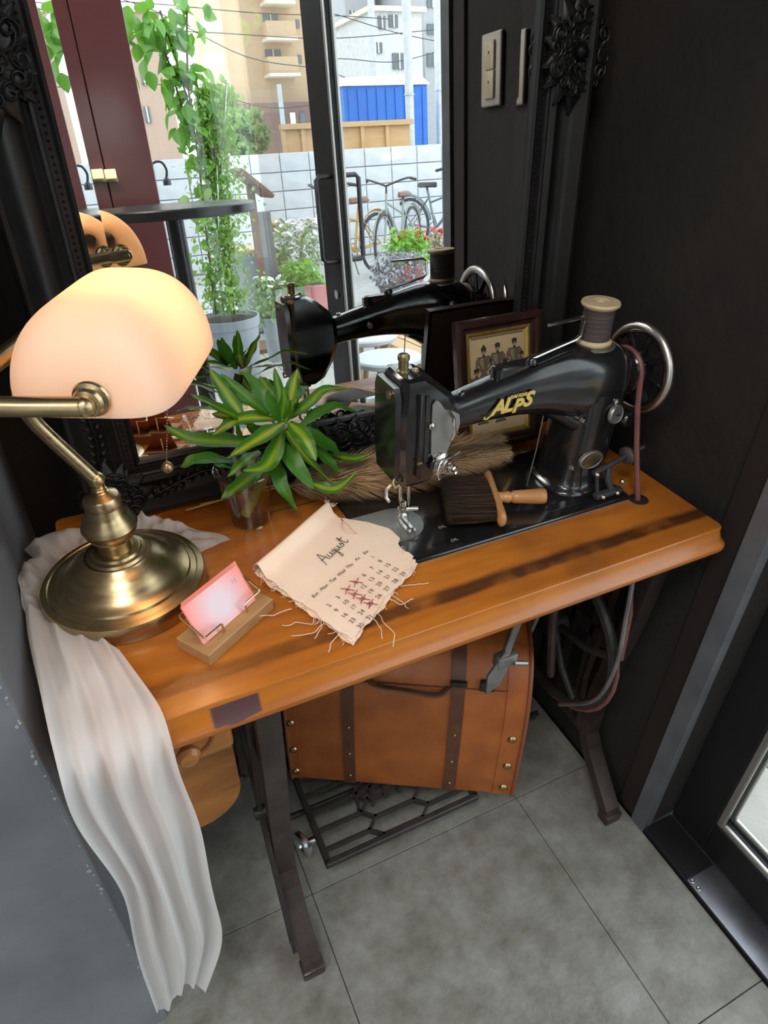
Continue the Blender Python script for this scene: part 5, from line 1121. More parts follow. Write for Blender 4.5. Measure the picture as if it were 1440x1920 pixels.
# unseen house added to darken what the side pane reflects
nb_ = thing('added_dark_house', 'added brown house past the maroon wall, darkening the reflection in the side glass', 'building', (-2.6, -7.0, OZ))
B().box((-2.9, -8.2, 1.35), (6.2, 5.0, 2.76)).build('walls', mat('brown_render', (0.16, 0.11, 0.09), 0.85), nb_, smooth=False)
B().box((-2.9, -8.2, 2.8), (6.5, 5.3, 0.15)).build('roof', mat('roof_slab', (0.25, 0.24, 0.23), 0.8), nb_, smooth=False)
for x in (-4.6, -2.8, -1.0): B().box((x, -5.68, 1.5), (0.9, 0.06, 1.1)).build('window', mat('house_window', (0.08, 0.09, 0.1), 0.2), nb_, smooth=False)
# shop-side bar table
TBLK = mat('black_table', (0.022, 0.022, 0.024), 0.3, c2=(0.03, 0.03, 0.032), rvar=0.08)
c_ = am(322, 386, 1, -0.72); bt = thing('bar_table', 'tall round black bar table near the maroon wall, seen in the mirror', 'table', (c_.x, c_.y, 0))
B().lathe((c_.x, c_.y, c_.z-0.030), [(0.0, 0), (0.270, 0), (0.276, 0.004), (0.276, 0.026), (0.272, 0.030), (0.0, 0.030)], 64).build('table_top', TBLK, bt)
B().cyl((c_.x, c_.y, 0.02), (c_.x, c_.y, c_.z-0.03), 0.030, n=20).build('column', TBLK, bt)
B().lathe((c_.x, c_.y, 0), [(0, 0), (0.21, 0), (0.21, 0.012), (0.04, 0.03), (0.03, 0.05)], 40).build('foot_plate', TBLK, bt)
# small wall lamps on the maroon wall
WLAMP = mat('small_lamp_glow', (0.9, 0.8, 0.5), 0.5, emit=(1.0, 0.72, 0.35), estr=0.5)
for k, (x, lab) in enumerate(((183, 'small glowing wall lamp on the maroon wall, the farther from the table'), (207, 'small glowing wall lamp on the maroon wall, the nearer to the vine'))):
    p = am(x, 326, 1, FRONT+0.01); t = thing('wall_lamp', lab, 'lamp', tuple(p), 'pair of wall lamps')
    B().box((p.x, p.y, p.z), (0.042, 0.024, 0.034), bev=0.003).build('lamp_glass', WLAMP, t); B().box((p.x, p.y-0.004, p.z-0.024), (0.048, 0.03, 0.014), bev=0.002).build('lamp_base', BRASS_OLD, t)

# potted climbing vine
POTG = mat('grey_plastic_pot', (0.30, 0.33, 0.37), 0.5, c2=(0.26, 0.29, 0.33)); SOIL = mat('potting_soil', (0.05, 0.035, 0.025), 0.95)
VINE = translucent('vine_leaf', (0.13, 0.34, 0.045), (0.28, 0.55, 0.07), 0.35, rough=0.3, gloss=0.06)
VINE2 = translucent('ivy_leaf', (0.20, 0.38, 0.07), (0.35, 0.55, 0.10), 0.35, rough=0.3, gloss=0.06)
TWIG = mat('brown_twig', (0.17, 0.10, 0.06), 0.8)
pb_ = am(425, 600, 1, -2.45); vc = Vector((pb_.x, pb_.y, OZ)); prh = pb_.z-OZ+0.02
vine = thing('potted_vine', 'tall leafy vine climbing canes in a grey plastic tub outside, seen in the mirror', 'plant', tuple(vc))
B().lathe(vc, [(0.0, 0.0), (0.155, 0.0), (0.16, 0.01), (0.19, prh-0.06), (0.20, prh-0.055), (0.205, prh), (0.195, prh), (0.185, prh-0.03), (0.0, prh-0.03)], 40).build('tub', POTG, vine)
B().lathe(vc, [(0.0, prh-0.025), (0.184, prh-0.025)], 24, cap=False).build('soil', SOIL, vine)
def leaf_shape(L, W, fold=0.25):
    b = B(); rows = []
    for i in range(6):
        t = i/5; w = W*(sin(pi*min(1, t**0.75*0.96+0.03)))**0.9; rows.append([(-w, L*t, fold*w-0.1*L*t*t), (0, L*t, -0.1*L*t*t), (w, L*t, fold*w-0.1*L*t*t)])
    b.grid(rows); return b
vl = leaf_shape(0.085, 0.032).mesh('leaf'); vl.materials.append(VINE); vl2 = leaf_shape(0.055, 0.026).mesh('leaf'); vl2.materials.append(VINE2)
rnd = random.Random(21)
def vpt(x, y, dy=0): return am(x, y, 1, vc.y+dy)
canes = [[(405, 590, 0), (385, 420, 0.02), (365, 250, 0), (335, 130, -0.03), (300, 20, -0.05)], [(440, 590, 0.05), (420, 420, 0.04), (385, 300, 0.05), (355, 180, 0.04), (350, 0, 0.02)], [(420, 590, -0.06), (405, 450, -0.05), (395, 330, -0.04), (345, 210, -0.02), (310, 100, 0.02), (270, 30, 0.05)]]
cpts = []
for cn in canes:
    P = [Vector(p) for p in spline([tuple(vpt(*c)) for c in cn], 14)]; cpts.append(P)
    B().tube(P, 0.006, 6).build('cane', TWIG, vine)
B().cyl(vpt(400, 590, 0.02), vpt(425, 150, 0.02), 0.006, n=8).build('support_stake', ALU, vine)
def place_leaf(me, p, sc):
    M_ = Matrix.Translation(p - world_origin(vine)) @ Matrix.Rotation(rnd.uniform(0, 2*pi), 4, 'Z') @ Matrix.Rotation(rnd.gauss(-0.9, 0.5), 4, 'X') @ Matrix.Rotation(rnd.gauss(0, 0.5), 4, 'Y') @ Matrix.Scale(sc, 4)
    link_copy(me, 'leaf', vine, M=M_)
for k in range(270):
    y = 600*rnd.random()**1.0 - 15
    P = cpts[rnd.randrange(3)]; p = P[min(len(P)-1, int(len(P)*(1-(y+15)/615)))]
    place_leaf(vl if y < 330 else vl2, p+Vector((rnd.gauss(0, 0.055), rnd.gauss(0, 0.05), rnd.gauss(0, 0.04))), rnd.uniform(0.75, 1.25))
for (x, y) in ((250, 30), (262, 70), (268, 112), (275, 20), (290, 60), (250, 140), (300, 40), (320, 15), (382, 20), (388, 60), (200, 10), (185, 25), (215, 30), (240, 10)):
    place_leaf(vl, vpt(x, y, rnd.gauss(0, 0.04)), rnd.uniform(0.9, 1.3))
ivy = B()                           # small dense foliage
for k in range(3600):
    v = rnd.random(); y = 585-430*v**0.9; w = 44*(1-0.25*v); x = 425-30*v+rnd.gauss(0, w*0.55)
    p = vpt(x, y, rnd.gauss(0, 0.07)); M_ = Matrix.Translation(p) @ Matrix.Rotation(rnd.uniform(0, 6.28), 4, 'Z') @ Matrix.Rotation(rnd.gauss(-0.8, 0.6), 4, 'X') @ Matrix.Scale(rnd.uniform(0.3, 0.6), 4)
    l_ = [(0, 0, 0), (-0.026, 0.03, 0.004), (0, 0.062, -0.006), (0.026, 0.03, 0.004)]; ivy.add([M_ @ Vector(q) for q in l_], [(0, 1, 2), (0, 2, 3)])
o = ivy.build('small_foliage', VINE2, vine, smooth=False); o['kind'] = 'stuff'
bt_ = vpt(402, 285, 0.10); B().lathe(bt_-Vector((0, 0, 0.09)), [(0.004, 0), (0.012, 0.02), (0.02, 0.05), (0.02, 0.10), (0.014, 0.11)], 16).build('watering_bottle', thin_glass('bottle_plastic', (0.85, 0.8, 0.75), 0.1), vine)
B().tube([vpt(406, 310, 0.1), vpt(408, 340, 0.1), vpt(410, 430, 0.1)], 0.004, 6).build('bottle_tube', ALU, vine)

# wire-arm floor lamp by the wall corner
wl = thing('wire_lamp', 'thin bent-wire garden lamp beside the maroon wall corner, seen in the mirror', 'lamp', tuple(Vector((am(290, 345, 1, -2.0).x, -2.0, OZ))))
pw_ = [am(x, y, 1, -2.0) for x, y in ((288, 420), (283, 360), (280, 325), (287, 306), (302, 304), (312, 318), (312, 335))]
B().tube([Vector((pw_[0].x, -2.0, OZ))]+spline([tuple(p) for p in pw_], 5), 0.006, 6).build('wire_arm', STEEL_DK, wl); B().lathe(pw_[-1]-Vector((0, 0, 0.03)), [(0.02, 0), (0.02, 0.02), (0.008, 0.035)], 14).build('lamp_head', STEEL_DK, wl)

# sign board on a post
SIGNW = mat('brown_sign_wood', (0.17, 0.085, 0.05), 0.6); SLATE = mat('grey_board', (0.22, 0.23, 0.24), 0.6)
s0 = am(468, 345, 1, -3.1); sg_ = thing('menu_stand', 'slanted wooden menu board on a brown post outside, seen in the mirror', 'sign stand', (s0.x, s0.y, OZ))
B().box((s0.x, s0.y, (s0.z+OZ)/2), (0.045, 0.045, s0.z-OZ)).build('post', SIGNW, sg_, smooth=False)
pA, pB_ = am(440, 318, 1, -3.1), am(502, 368, 1, -3.1); d_ = (pB_-pA)
B(frame((pA+pB_)/2, d_, (0, 1, 0))).box((0, 0, 0), (d_.length, 0.30, 0.025), bev=0.003).build('board', SIGNW, sg_, smooth=False)
B(frame((pA+pB_)/2, d_, (0, 1, 0))).box((0, 0, 0.015), (d_.length-0.03, 0.26, 0.006)).build('menu_sheet', SLATE, sg_, smooth=False)
B().box((s0.x, s0.y, OZ+0.015), (0.3, 0.3, 0.03)).build('foot', SIGNW, sg_, smooth=False)
a0, a1 = am(474, 398, 1, -3.5), am(505, 398, 1, -3.5)
ps = thing('slate_panel', 'upright dark grey slab behind the menu board, seen in the mirror', 'panel', ((a0.x+a1.x)/2, -3.5, OZ))
B().box(((a0.x+a1.x)/2, -3.5, (a0.z+OZ)/2), (a1.x-a0.x, 0.06, a0.z-OZ), bev=0.005).build('slab', mat('slab_grey', (0.17, 0.17, 0.18), 0.6), ps, smooth=False)
B().box(((a0.x+a1.x)/2, -3.5, OZ+0.02), (a1.x-a0.x+0.06, 0.16, 0.04), bev=0.005).build('slab_foot', STEEL_DK, ps, smooth=False)
bn0, bn1 = am(440, 470, 1, -3.8), am(475, 470, 1, -3.8)
cr_ = thing('planter_crate', 'light grey planter crate with a wooden lid behind the vine, seen in the mirror', 'planter', ((bn0.x+bn1.x)/2, -3.8, OZ))
B().box(((bn0.x+bn1.x)/2, -3.8, (bn0.z+OZ)/2), (bn1.x-bn0.x, 0.4, bn0.z-OZ-0.02), bev=0.01).build('crate', POTG, cr_, smooth=False); B().box(((bn0.x+bn1.x)/2, -3.8, bn0.z), (bn1.x-bn0.x+0.04, 0.44, 0.03), bev=0.004).build('lid', OAK, cr_, smooth=False)

# flower planters: pot, leaves and blossoms
GRN = translucent('bright_leaf', (0.22, 0.48, 0.06), (0.40, 0.65, 0.10), 0.35, gloss=0.04); GRN2 = translucent('soft_leaf', (0.26, 0.40, 0.16), (0.40, 0.52, 0.2), 0.3, gloss=0.03)
WHITEF = mat('white_petals', (0.85, 0.83, 0.86), 0.7); REDF = mat('red_petals', (0.75, 0.04, 0.08), 0.6); SILV = mat('silver_leaf', (0.36, 0.37, 0.40), 0.7, c2=(0.26, 0.26, 0.29)); TERRA = mat('red_planter', (0.50, 0.09, 0.08), 0.5); DRY = mat('dry_flower', (0.55, 0.46, 0.32), 0.8)
def bush(name, label, x0, x1, y0, y1, Y, leafm, n, flw, nf, potm, seed, leafsz=0.05, cat='plant'):
    r_ = random.Random(seed); A = am((x0+x1)/2, y0, 1, Y); Bq = am((x0+x1)/2, y1, 1, Y); lx, rx_ = am(x0, (y0+y1)/2, 1, Y).x, am(x1, (y0+y1)/2, 1, Y).x
    cx = (lx+rx_)/2; w = (rx_-lx)/2; zt, zb = A.z, max(Bq.z, OZ+0.08)
    t = thing(name, label, cat, (cx, Y, OZ))
    B().lathe((cx, Y, OZ), [(0, 0), (w*0.6, 0), (w*0.75, zb-OZ+0.02), (w*0.7, zb-OZ+0.02), (0, zb-OZ)], 20).build('pot', potm, t)
    b = B()
    for k in range(n):
        a, q = r_.uniform(0, 6.28), r_.random(); rr = w*sqrt(r_.random())*(0.75+0.35*sin(pi*q)); p = Vector((cx+rr*cos(a), Y+rr*sin(a)*0.8, zb+(zt-zb)*q))
        M_ = Matrix.Translation(p) @ Matrix.Rotation(r_.uniform(0, 6.28), 4, 'Z') @ Matrix.Rotation(r_.gauss(-0.5, 0.6), 4, 'X') @ Matrix.Scale(r_.uniform(0.6, 1.3)*leafsz/0.062, 4)
        b.add([M_ @ Vector(v) for v in ((0, 0, 0), (-0.02, 0.03, 0.004), (0, 0.062, -0.006), (0.02, 0.03, 0.004))], [(0, 1, 2), (0, 2, 3)])
    o = b.build('foliage', leafm, t, smooth=False); o['kind'] = 'stuff'
    if nf:
        fm = B()
        for k in range(6): 
            a = k*pi/3; fm.ball((0.011*cos(a), 0.011*sin(a), 0), 0.009, 6, 4, (1, 1, 0.5))
        fm = fm.mesh('blossom'); fm.materials.append(flw)
        for k in range(nf):
            a = r_.uniform(0, 6.28); rr = w*sqrt(r_.random()); p = Vector((cx+rr*cos(a), Y+abs(rr*sin(a))*0.7, zb+(zt-zb)*r_.uniform(0.55, 1.05))); link_copy(fm, 'blossom', t, tuple(p-t.location), (r_.uniform(-0.8, 0.8), r_.uniform(-0.8, 0.8), 0), (r_.uniform(0.9, 1.6),)*3)
    return t
bush('white_flower_planter', 'planter of small white blossoms beside the door post, seen in the mirror', 512, 606, 415, 540, -3.9, GRN2, 700, WHITEF, 90, POTG, 31, 0.05)
bush('dry_flower_planter', 'planter of dry cream flower heads behind the white blossoms, seen in the mirror', 500, 540, 415, 480, -4.3, GRN2, 220, DRY, 30, SIGNW, 32, 0.05)
bush('leafy_planter', 'low lime-green leafy plant in front of the white blossoms, seen in the mirror', 525, 602, 490, 565, -3.3, GRN, 600, WHITEF, 0, POTG, 33, 0.06)
bush('red_flower_planter', 'bright green plant with red flowers before the parked bikes, seen in the mirror', 728, 800, 432, 500, -4.6, GRN, 600, REDF, 16, TERRA, 34, 0.07)
bush('red_bloom_planter', 'small planter with one red bloom at the mirror-right of the bikes', 805, 832, 425, 470, -4.7, DRY, 200, REDF, 6, TERRA, 37, 0.05)
bush('silver_planter', 'silvery grey leafed plant in front of the red flowers, seen in the mirror', 700, 790, 470, 540, -4.0, SILV, 700, WHITEF, 0, SLATE, 35, 0.05)
bush('green_pot_plant', 'soft green plant low beside the tub of the vine, seen in the mirror', 478, 534, 520, 600, -2.72, GRN2, 350, WHITEF, 12, POTG, 36, 0.05)
r0, r1 = am(577, 535, 1, -3.0), am(612, 575, 1, -3.0)
rp = thing('red_trough', 'small red plant trough by the foot of the door post, seen in the mirror', 'planter', ((r0.x+r1.x)/2, -3.0, OZ))
B().box(((r0.x+r1.x)/2, -3.0, (r0.z+OZ)/2), (r1.x-r0.x, 0.16, r0.z-OZ), bev=0.008).build('trough', TERRA, rp); B().box(((r0.x+r1.x)/2, -3.0, r0.z-0.005), (r1.x-r0.x-0.02, 0.13, 0.012)).build('soil', SOIL, rp, smooth=False)

# bicycles
TYRE = mat('tyre', (0.06, 0.06, 0.065), 0.7); BGREY = mat('bike_grey', (0.18, 0.22, 0.24), 0.4, 0.3); BYEL = mat('bike_mustard', (0.55, 0.33, 0.07), 0.4); BGRN = mat('bike_sage', (0.28, 0.36, 0.32), 0.4); SADDLE = mat('saddle_brown', (0.20, 0.09, 0.06), 0.5); SADB = mat('saddle_black', (0.03, 0.03, 0.032), 0.5)
def bike(label, x, Y, rz, framem, sadm, s=1.0, basket=False):
    z0 = OZ; t = thing('bicycle', label, 'bicycle', (x, Y, z0), 'parked bicycles'); T = Matrix.Translation((x, Y, z0)) @ Matrix.Rotation(rz, 4, 'Z') @ Matrix.Scale(s, 4)
    R_ = 0.33
    for wx in (-0.52, 0.52):
        w = B(T).torus((wx, 0, R_), R_-0.015, 0.018, (0, 1, 0), 40, 8).build('wheel', TYRE, t)
        B(T).torus((wx, 0, R_), R_-0.036, 0.007, (0, 1, 0), 36, 6).cyl((wx, -0.04, R_), (wx, 0.04, R_), 0.018, n=10).build('rim', ALU, w)
        spk = B(T)
        for k in range(16): a = 2*pi*k/16; spk.cyl((wx, 0.0, R_), (wx+(R_-0.03)*cos(a), 0, R_+(R_-0.03)*sin(a)), 0.0016, n=4)
        spk.build('spokes', ALU, w)
        B(T).tube([(wx+(R_+0.03)*cos(a), 0, R_+(R_+0.03)*sin(a)) for a in [radians(10+10*k) for k in range(16)]], 0.018, 6, flat=0.4).build('mudguard', framem, t)
    f = B(T); bbk = (-0.08, 0, 0.29)
    f.tube([(0.52, 0, R_), (0.44, 0, 0.58), (0.38, 0, 0.86)], 0.014, 8).tube([bbk, (0.40, 0, 0.70)], 0.019, 8).tube([bbk, (-0.20, 0, 0.74)], 0.015, 8).tube([(-0.17, 0, 0.60), (0.40, 0, 0.76)], 0.013, 8)
    for sg in (-1, 1): f.tube([(-0.52, sg*0.05, R_), bbk], 0.009, 6).tube([(-0.52, sg*0.05, R_), (-0.19, 0, 0.66)], 0.008, 6)
    f.build('frame', framem, t)
    B(T).tube(spline([(0.22, -0.29, 0.98), (0.33, -0.24, 1.0), (0.38, -0.06, 0.95), (0.375, 0, 0.93), (0.38, 0.06, 0.95), (0.33, 0.24, 1.0), (0.22, 0.29, 0.98)], 4), 0.011, 8).cyl((0.385, 0, 0.84), (0.375, 0, 0.94), 0.012, n=8).build('handlebar', STEEL_DK, t)
    for sg in (-1, 1): B(T).cyl((0.20, sg*0.295, 0.978), (0.28, sg*0.262, 0.995), 0.016, n=10).build('grip', SADB, t)
    B(T).loft([[(xx, yy*wd, 0.80+zz) for yy, zz in ((-1, 0.0), (-0.6, 0.035), (0, 0.045), (0.6, 0.035), (1, 0.0), (0, -0.02))] for xx, wd in ((-0.34, 0.05), (-0.31, 0.085), (-0.24, 0.08), (-0.15, 0.04), (-0.07, 0.025), (-0.05, 0.015))]).cyl((-0.20, 0, 0.72), (-0.215, 0, 0.80), 0.013, n=8).build('saddle', sadm, t)
    B(T).torus((-0.08, 0.03, 0.29), 0.085, 0.006, (0, 1, 0), 24, 6).tube([(-0.08, 0.05, 0.29), (-0.02, 0.05, 0.14)], 0.009, 6).box((-0.01, 0.09, 0.135), (0.09, 0.07, 0.02)).tube([(-0.08, -0.05, 0.29), (-0.14, -0.05, 0.44)], 0.009, 6).build('crank', DULL_STEEL, t)
    B(T).tube([(-0.10, 0.06, 0.27), (-0.28, 0.12, 0.0+0.005)], 0.008, 6).build('kickstand', DULL_STEEL, t)
    if basket:
        k_ = B(T)
        for zz in (0.70, 0.76, 0.82, 0.88): k_.tube([(0.48, -0.15, zz), (0.76, -0.15, zz), (0.76, 0.15, zz), (0.48, 0.15, zz)], 0.004, 5, closed=True)
        for q in range(5):
            k_.cyl((0.48+0.07*q, -0.15, 0.70), (0.48+0.07*q, -0.15, 0.88), 0.003, n=4).cyl((0.48+0.07*q, 0.15, 0.70), (0.48+0.07*q, 0.15, 0.88), 0.003, n=4)
        k_.build('basket', STEEL_DK, t)
g1 = am(640, 512, 2, OZ); g2 = am(770, 470, 2, OZ)
b1 = am(655, 440, 1, -5.6); bike('mustard-framed bicycle parked nearest the door post, seen in the mirror', b1.x, -5.6, radians(150), BYEL, SADDLE, 1.0, False)
b2 = am(748, 430, 1, -6.0); bike('sage-green bicycle with a brown saddle in the middle of the parked three', b2.x, -6.0, radians(135), BGRN, SADDLE, 1.0)
b3 = am(825, 425, 1, -6.9); bike('dark grey bicycle at the mirror-right end of the parked three', b3.x, -6.9, radians(70), BGREY, SADB, 1.05)

# white block wall, every block its own piece
BLK = mat('white_block', (0.66, 0.68, 0.72), 0.85, c2=(0.56, 0.58, 0.62), scale=6, bump=0.1); JOINT = mat('grey_joint', (0.36, 0.37, 0.39), 0.9)
WYb = -7.6; wtop = am(620, 281, 1, WYb).z; wl0, wl1 = 0.9, am(840, 300, 1, WYb).x+0.8
nh = 6; bh = (wtop-OZ)/nh
bwall = struct(B().box(((wl0+wl1)/2, WYb-0.06, (wtop+OZ)/2), (wl1-wl0, 0.10, wtop-OZ-0.01)), 'wall_boundary', JOINT)
blk = B().box((0, 0, 0), (0.388, 0.03, bh-0.012), bev=0.004, seg=1).mesh('block', smooth=False); blk.materials.append(BLK)
for r in range(nh):
    for k in range(int((wl1-wl0)/0.4)): link_copy(blk, 'block', bwall, (wl0+0.2+0.4*k, WYb, OZ+bh*(r+0.5)))
# site boards, blue cabin, lamp posts
PLY = mat('plywood', (0.62, 0.40, 0.20), 0.7, c2=(0.55, 0.34, 0.16), stretch=(0.3, 1, 2)); BLUE = mat('blue_cabin', (0.02, 0.16, 0.58), 0.5, c2=(0.018, 0.14, 0.52)); WHT = mat('white_roof', (0.80, 0.82, 0.80), 0.5); GALV = mat('galvanised', (0.55, 0.57, 0.60), 0.5, 0.4)
def panel_run(label, x0, x1, yt, Y, n):
    A, Z_ = am(x0, yt, 1, Y), am(x1, yt, 1, Y); t = thing('plywood_hoarding', label, 'fence', ((A.x+Z_.x)/2, Y, OZ), 'plywood hoardings')
    for k in range(n):
        w = (Z_.x-A.x)/n; B().box((A.x+w*(k+0.5), Y, (A.z+OZ)/2), (w-0.02, 0.04, A.z-OZ)).build('panel', PLY, t, smooth=False); B().box((A.x+w*k, Y+0.04, (A.z+OZ)/2), (0.06, 0.05, A.z-OZ+0.02)).build('batten', PLY, t, smooth=False)
    B().box(((A.x+Z_.x)/2, Y+0.03, A.z+0.01), (Z_.x-A.x+0.06, 0.12, 0.07)).build('top_rail', PLY, t, smooth=False)
panel_run('plywood hoarding above the white wall, left of the dark door post in the mirror', 528, 600, 240, -9.0, 2)
panel_run('plywood hoarding in front of the blue cabin, seen in the mirror', 628, 768, 236, -9.2, 3)
c0_, c1_ = am(643, 165, 1, -12.0), am(800, 150, 1, -12.0); tpz = am(720, 160, 1, -12.0).z; rfz = am(740, 138, 1, -12.0).z
cab = thing('blue_cabin', 'bright blue site cabin with white roof behind the wall, seen in the mirror', 'cabin', ((c0_.x+c1_.x)/2, -12.7, OZ))
B().box(((c0_.x+c1_.x)/2, -12.7, (tpz+OZ)/2), (c1_.x-c0_.x, 1.4, tpz-OZ)).build('walls', BLUE, cab, smooth=False)
B().loft([[(c0_.x-0.05, -11.95, tpz), (c1_.x+0.05, -11.95, tpz), (c1_.x+0.05, -13.45, tpz), (c0_.x-0.05, -13.45, tpz)], [(c0_.x+0.1, -12.1, rfz-0.04), (c1_.x-0.1, -12.1, rfz), (c1_.x-0.1, -13.3, rfz), (c0_.x+0.1, -13.3, rfz-0.04)]]).build('roof', WHT, cab, smooth=False)
for k in range(9): x = c0_.x+(c1_.x-c0_.x)*(k+0.5)/9; B().box((x, -11.99, (tpz+OZ)/2), (0.03, 0.03, tpz-OZ-0.1)).build('rib', BLUE, cab, smooth=False)
def post(label, x, y, Y, r, h, armz=None):
    p = am(x, y, 1, Y); t = thing('utility_pole', label, 'pole', (p.x, Y, OZ), 'utility poles'); B().cyl((p.x, Y, OZ), (p.x, Y, h), r, r*0.9, 14).build('shaft', GALV, t)
    B().torus((p.x, Y, h*0.3), r*1.05, 0.012, (0, 0, 1), 16, 6).build('band', ALU, t)
    if armz: B().box((p.x, Y, armz), (1.1, 0.08, 0.08)).cyl((p.x+0.35, Y, armz), (p.x+0.35, Y, armz+0.25), 0.06, n=8).build('cross_arm', STEEL_DK, t, smooth=False)
    return p
post('thick silvery post in front of the blue cabin, seen in the mirror', 768, 200, -10.0, 0.075, 7.0)
post('pale pole at the mirror-right edge, beyond the cabin', 822, 100, -13, 0.09, 8.0)
p1_ = post('slim concrete utility pole among wires between the grey buildings', 700, 100, -22, 0.11, 8.5, 7.4)
p2_ = post('slim pole before the tan apartment block', 524, 170, -24, 0.09, 3.6)
# overhead cables
CABLE = mat('cable', (0.05, 0.055, 0.06), 0.6)
for k, (xa, ya, xb, yb, lab) in enumerate(((300, 8, 640, 30, 'topmost overhead cable across the apartment block'), (370, 60, 830, 55, 'overhead cable above the fourth-floor balconies'), (360, 165, 640, 190, 'low overhead cable across the apartment block'), (640, 30, 830, 80, 'overhead cable sloping down over the grey buildings'), (640, 110, 830, 95, 'overhead cable just above the blue cabin'), (300, 25, 600, 130, 'long slanting overhead cable behind the vine'))):
    A, Z_ = am(xa, ya, 1, -18), am(xb, yb, 1, -18); mid = (A+Z_)/2-Vector((0, 0, 0.12*(k % 3)+0.05))
    tag(B().tube(spline([tuple(A-(Z_-A)*0.3), tuple(A), tuple(mid), tuple(Z_), tuple(Z_+(Z_-A)*0.3)], 5), 0.011, 5).build('overhead_cable', CABLE, origin=tuple(mid)), lab+', seen in the mirror', 'cable', 'overhead cables')
# apartment block
TAN = mat('tan_render', (0.55, 0.40, 0.26), 0.85, c2=(0.50, 0.36, 0.23)); CREAM = mat('cream_slab', (0.75, 0.68, 0.55), 0.85); DGL = mat('dark_window', (0.12, 0.15, 0.17), 0.15); BROWN = mat('brown_ground_floor', (0.20, 0.12, 0.10), 0.8)
YA = -46.0
def bx(x0, x1, yt, yb): return am(x0, yt, 1, YA), am(x1, yb, 1, YA)
A, Z_ = bx(388, 640, -160, 300)
apt = thing('apartment_block', 'tan apartment block with recessed balconies far behind the wall, seen in the mirror', 'building', ((A.x+Z_.x)/2, YA-4, OZ))
B().box(((A.x+Z_.x)/2, YA-4, (A.z+OZ)/2), (Z_.x-A.x, 8, A.z-OZ)).build('walls', TAN, apt, smooth=False)
gA, gZ = bx(420, 640, 198, 300); B().box(((gA.x+gZ.x)/2, YA+0.4, (gA.z+OZ)/2), (gZ.x-gA.x, 1.4, gA.z-OZ)).build('ground_floor', BROWN, apt, smooth=False)
for k in range(1, 5):
    yb = 207-66*k
    s0_, s1_ = bx(497-4*k, 556-5*k, yb-30, yb)
    B().box(((s0_.x+s1_.x)/2, YA+0.55, (s0_.z+s1_.z)/2), (s1_.x-s0_.x, 1.1, s0_.z-s1_.z)).build('balcony', TAN, apt, smooth=False)
    B().box(((s0_.x+s1_.x)/2, YA+0.6, s1_.z-0.08), (s1_.x-s0_.x+0.1, 1.25, 0.16)).build('balcony_slab', CREAM, apt, smooth=False)
    w0_, w1_ = bx(500-4*k, 532-5*k, yb-48, yb-30); wn = B().box(((w0_.x+w1_.x)/2, YA+0.03, (w0_.z+w1_.z)/2), (w1_.x-w0_.x, 0.1, w0_.z-w1_.z)).build('window', DGL, apt, smooth=False)
    B().box(((w0_.x+w1_.x)/2, YA+0.09, (w0_.z+w1_.z)/2), (0.06, 0.05, w0_.z-w1_.z)).build('sash', CREAM, wn, smooth=False)
    q0, q1 = bx(562-4*k, 570-4*k, yb-38, yb-22); B().box(((q0.x+q1.x)/2, YA+0.03, (q0.z+q1.z)/2), (q1.x-q0.x, 0.1, q0.z-q1.z)).build('window', DGL, apt, smooth=False)
    e0, e1 = bx(382-3*k, 418-4*k, yb-36, yb-12); B().box(((e0.x+e1.x)/2, YA+0.5, (e0.z+e1.z)/2), (e1.x-e0.x, 1.2, e0.z-e1.z)).build('end_balcony', CREAM, apt, smooth=False)
for k in range(3):
    q0, q1 = bx(515+18*k, 528+18*k, 214, 248); B().box(((q0.x+q1.x)/2, YA+1.12, (q0.z+q1.z)/2), (q1.x-q0.x, 0.1, q0.z-q1.z)).build('shop_window', WHT if k == 1 else DGL, apt, smooth=False)
# grey buildings at the mirror-right
GREYB = mat('grey_render', (0.40, 0.41, 0.43), 0.85, c2=(0.36, 0.37, 0.39)); LGREY = mat('pale_render', (0.62, 0.62, 0.62), 0.85)
def block(label, x0, x1, yt, Y, m, wins, seed):
    A, Z_ = am(x0, yt, 1, Y), am(x1, yt, 1, Y); t = thing('town_building', label, 'building', ((A.x+Z_.x)/2, Y-3, OZ), 'distant town buildings')
    B().box(((A.x+Z_.x)/2, Y-3, (A.z+OZ)/2), (Z_.x-A.x, 6, A.z-OZ)).build('walls', m, t, smooth=False); B().box(((A.x+Z_.x)/2, Y-3, A.z+0.06), (Z_.x-A.x+0.3, 6.3, 0.16)).build('roof', CREAM, t, smooth=False)
    for (a, b_, c2_, d2) in wins:
        p, q_ = am(a, c2_, 1, Y), am(b_, d2, 1, Y); w = B().box(((p.x+q_.x)/2, Y+0.02, (p.z+q_.z)/2), (q_.x-p.x, 0.1, p.z-q_.z)).build('window', DGL, t, smooth=False); B().box(((p.x+q_.x)/2, Y+0.09, (p.z+q_.z)/2), (0.05, 0.04, p.z-q_.z)).build('sash', CREAM, w, smooth=False)
block('mid-grey building just right of the dark door post, seen in the mirror', 642, 700, -60, -34, GREYB, [(655, 664, 20, 45), (672, 682, 25, 50), (668, 690, 55, 75), (650, 662, 70, 90)], 1)
block('pale grey house with balcony behind the blue cabin, seen in the mirror', 695, 790, 20, -26, LGREY, [(708, 722, 30, 55), (728, 745, 28, 52), (735, 760, 100, 130), (700, 716, 80, 100)], 2)
block('tall grey building at the mirror-right edge', 792, 880, -80, -30, GREYB, [(800, 820, 0, 15), (800, 825, 45, 65), (800, 825, 100, 125)], 3)
block('pinkish brick building behind the vine, seen in the mirror', 150, 296, 20, -30, mat('pink_brick', (0.50, 0.36, 0.29), 0.9, c2=(0.42, 0.29, 0.23), scale=30), [(255, 268, 60, 90), (262, 276, 130, 160), (268, 284, 200, 230)], 4)
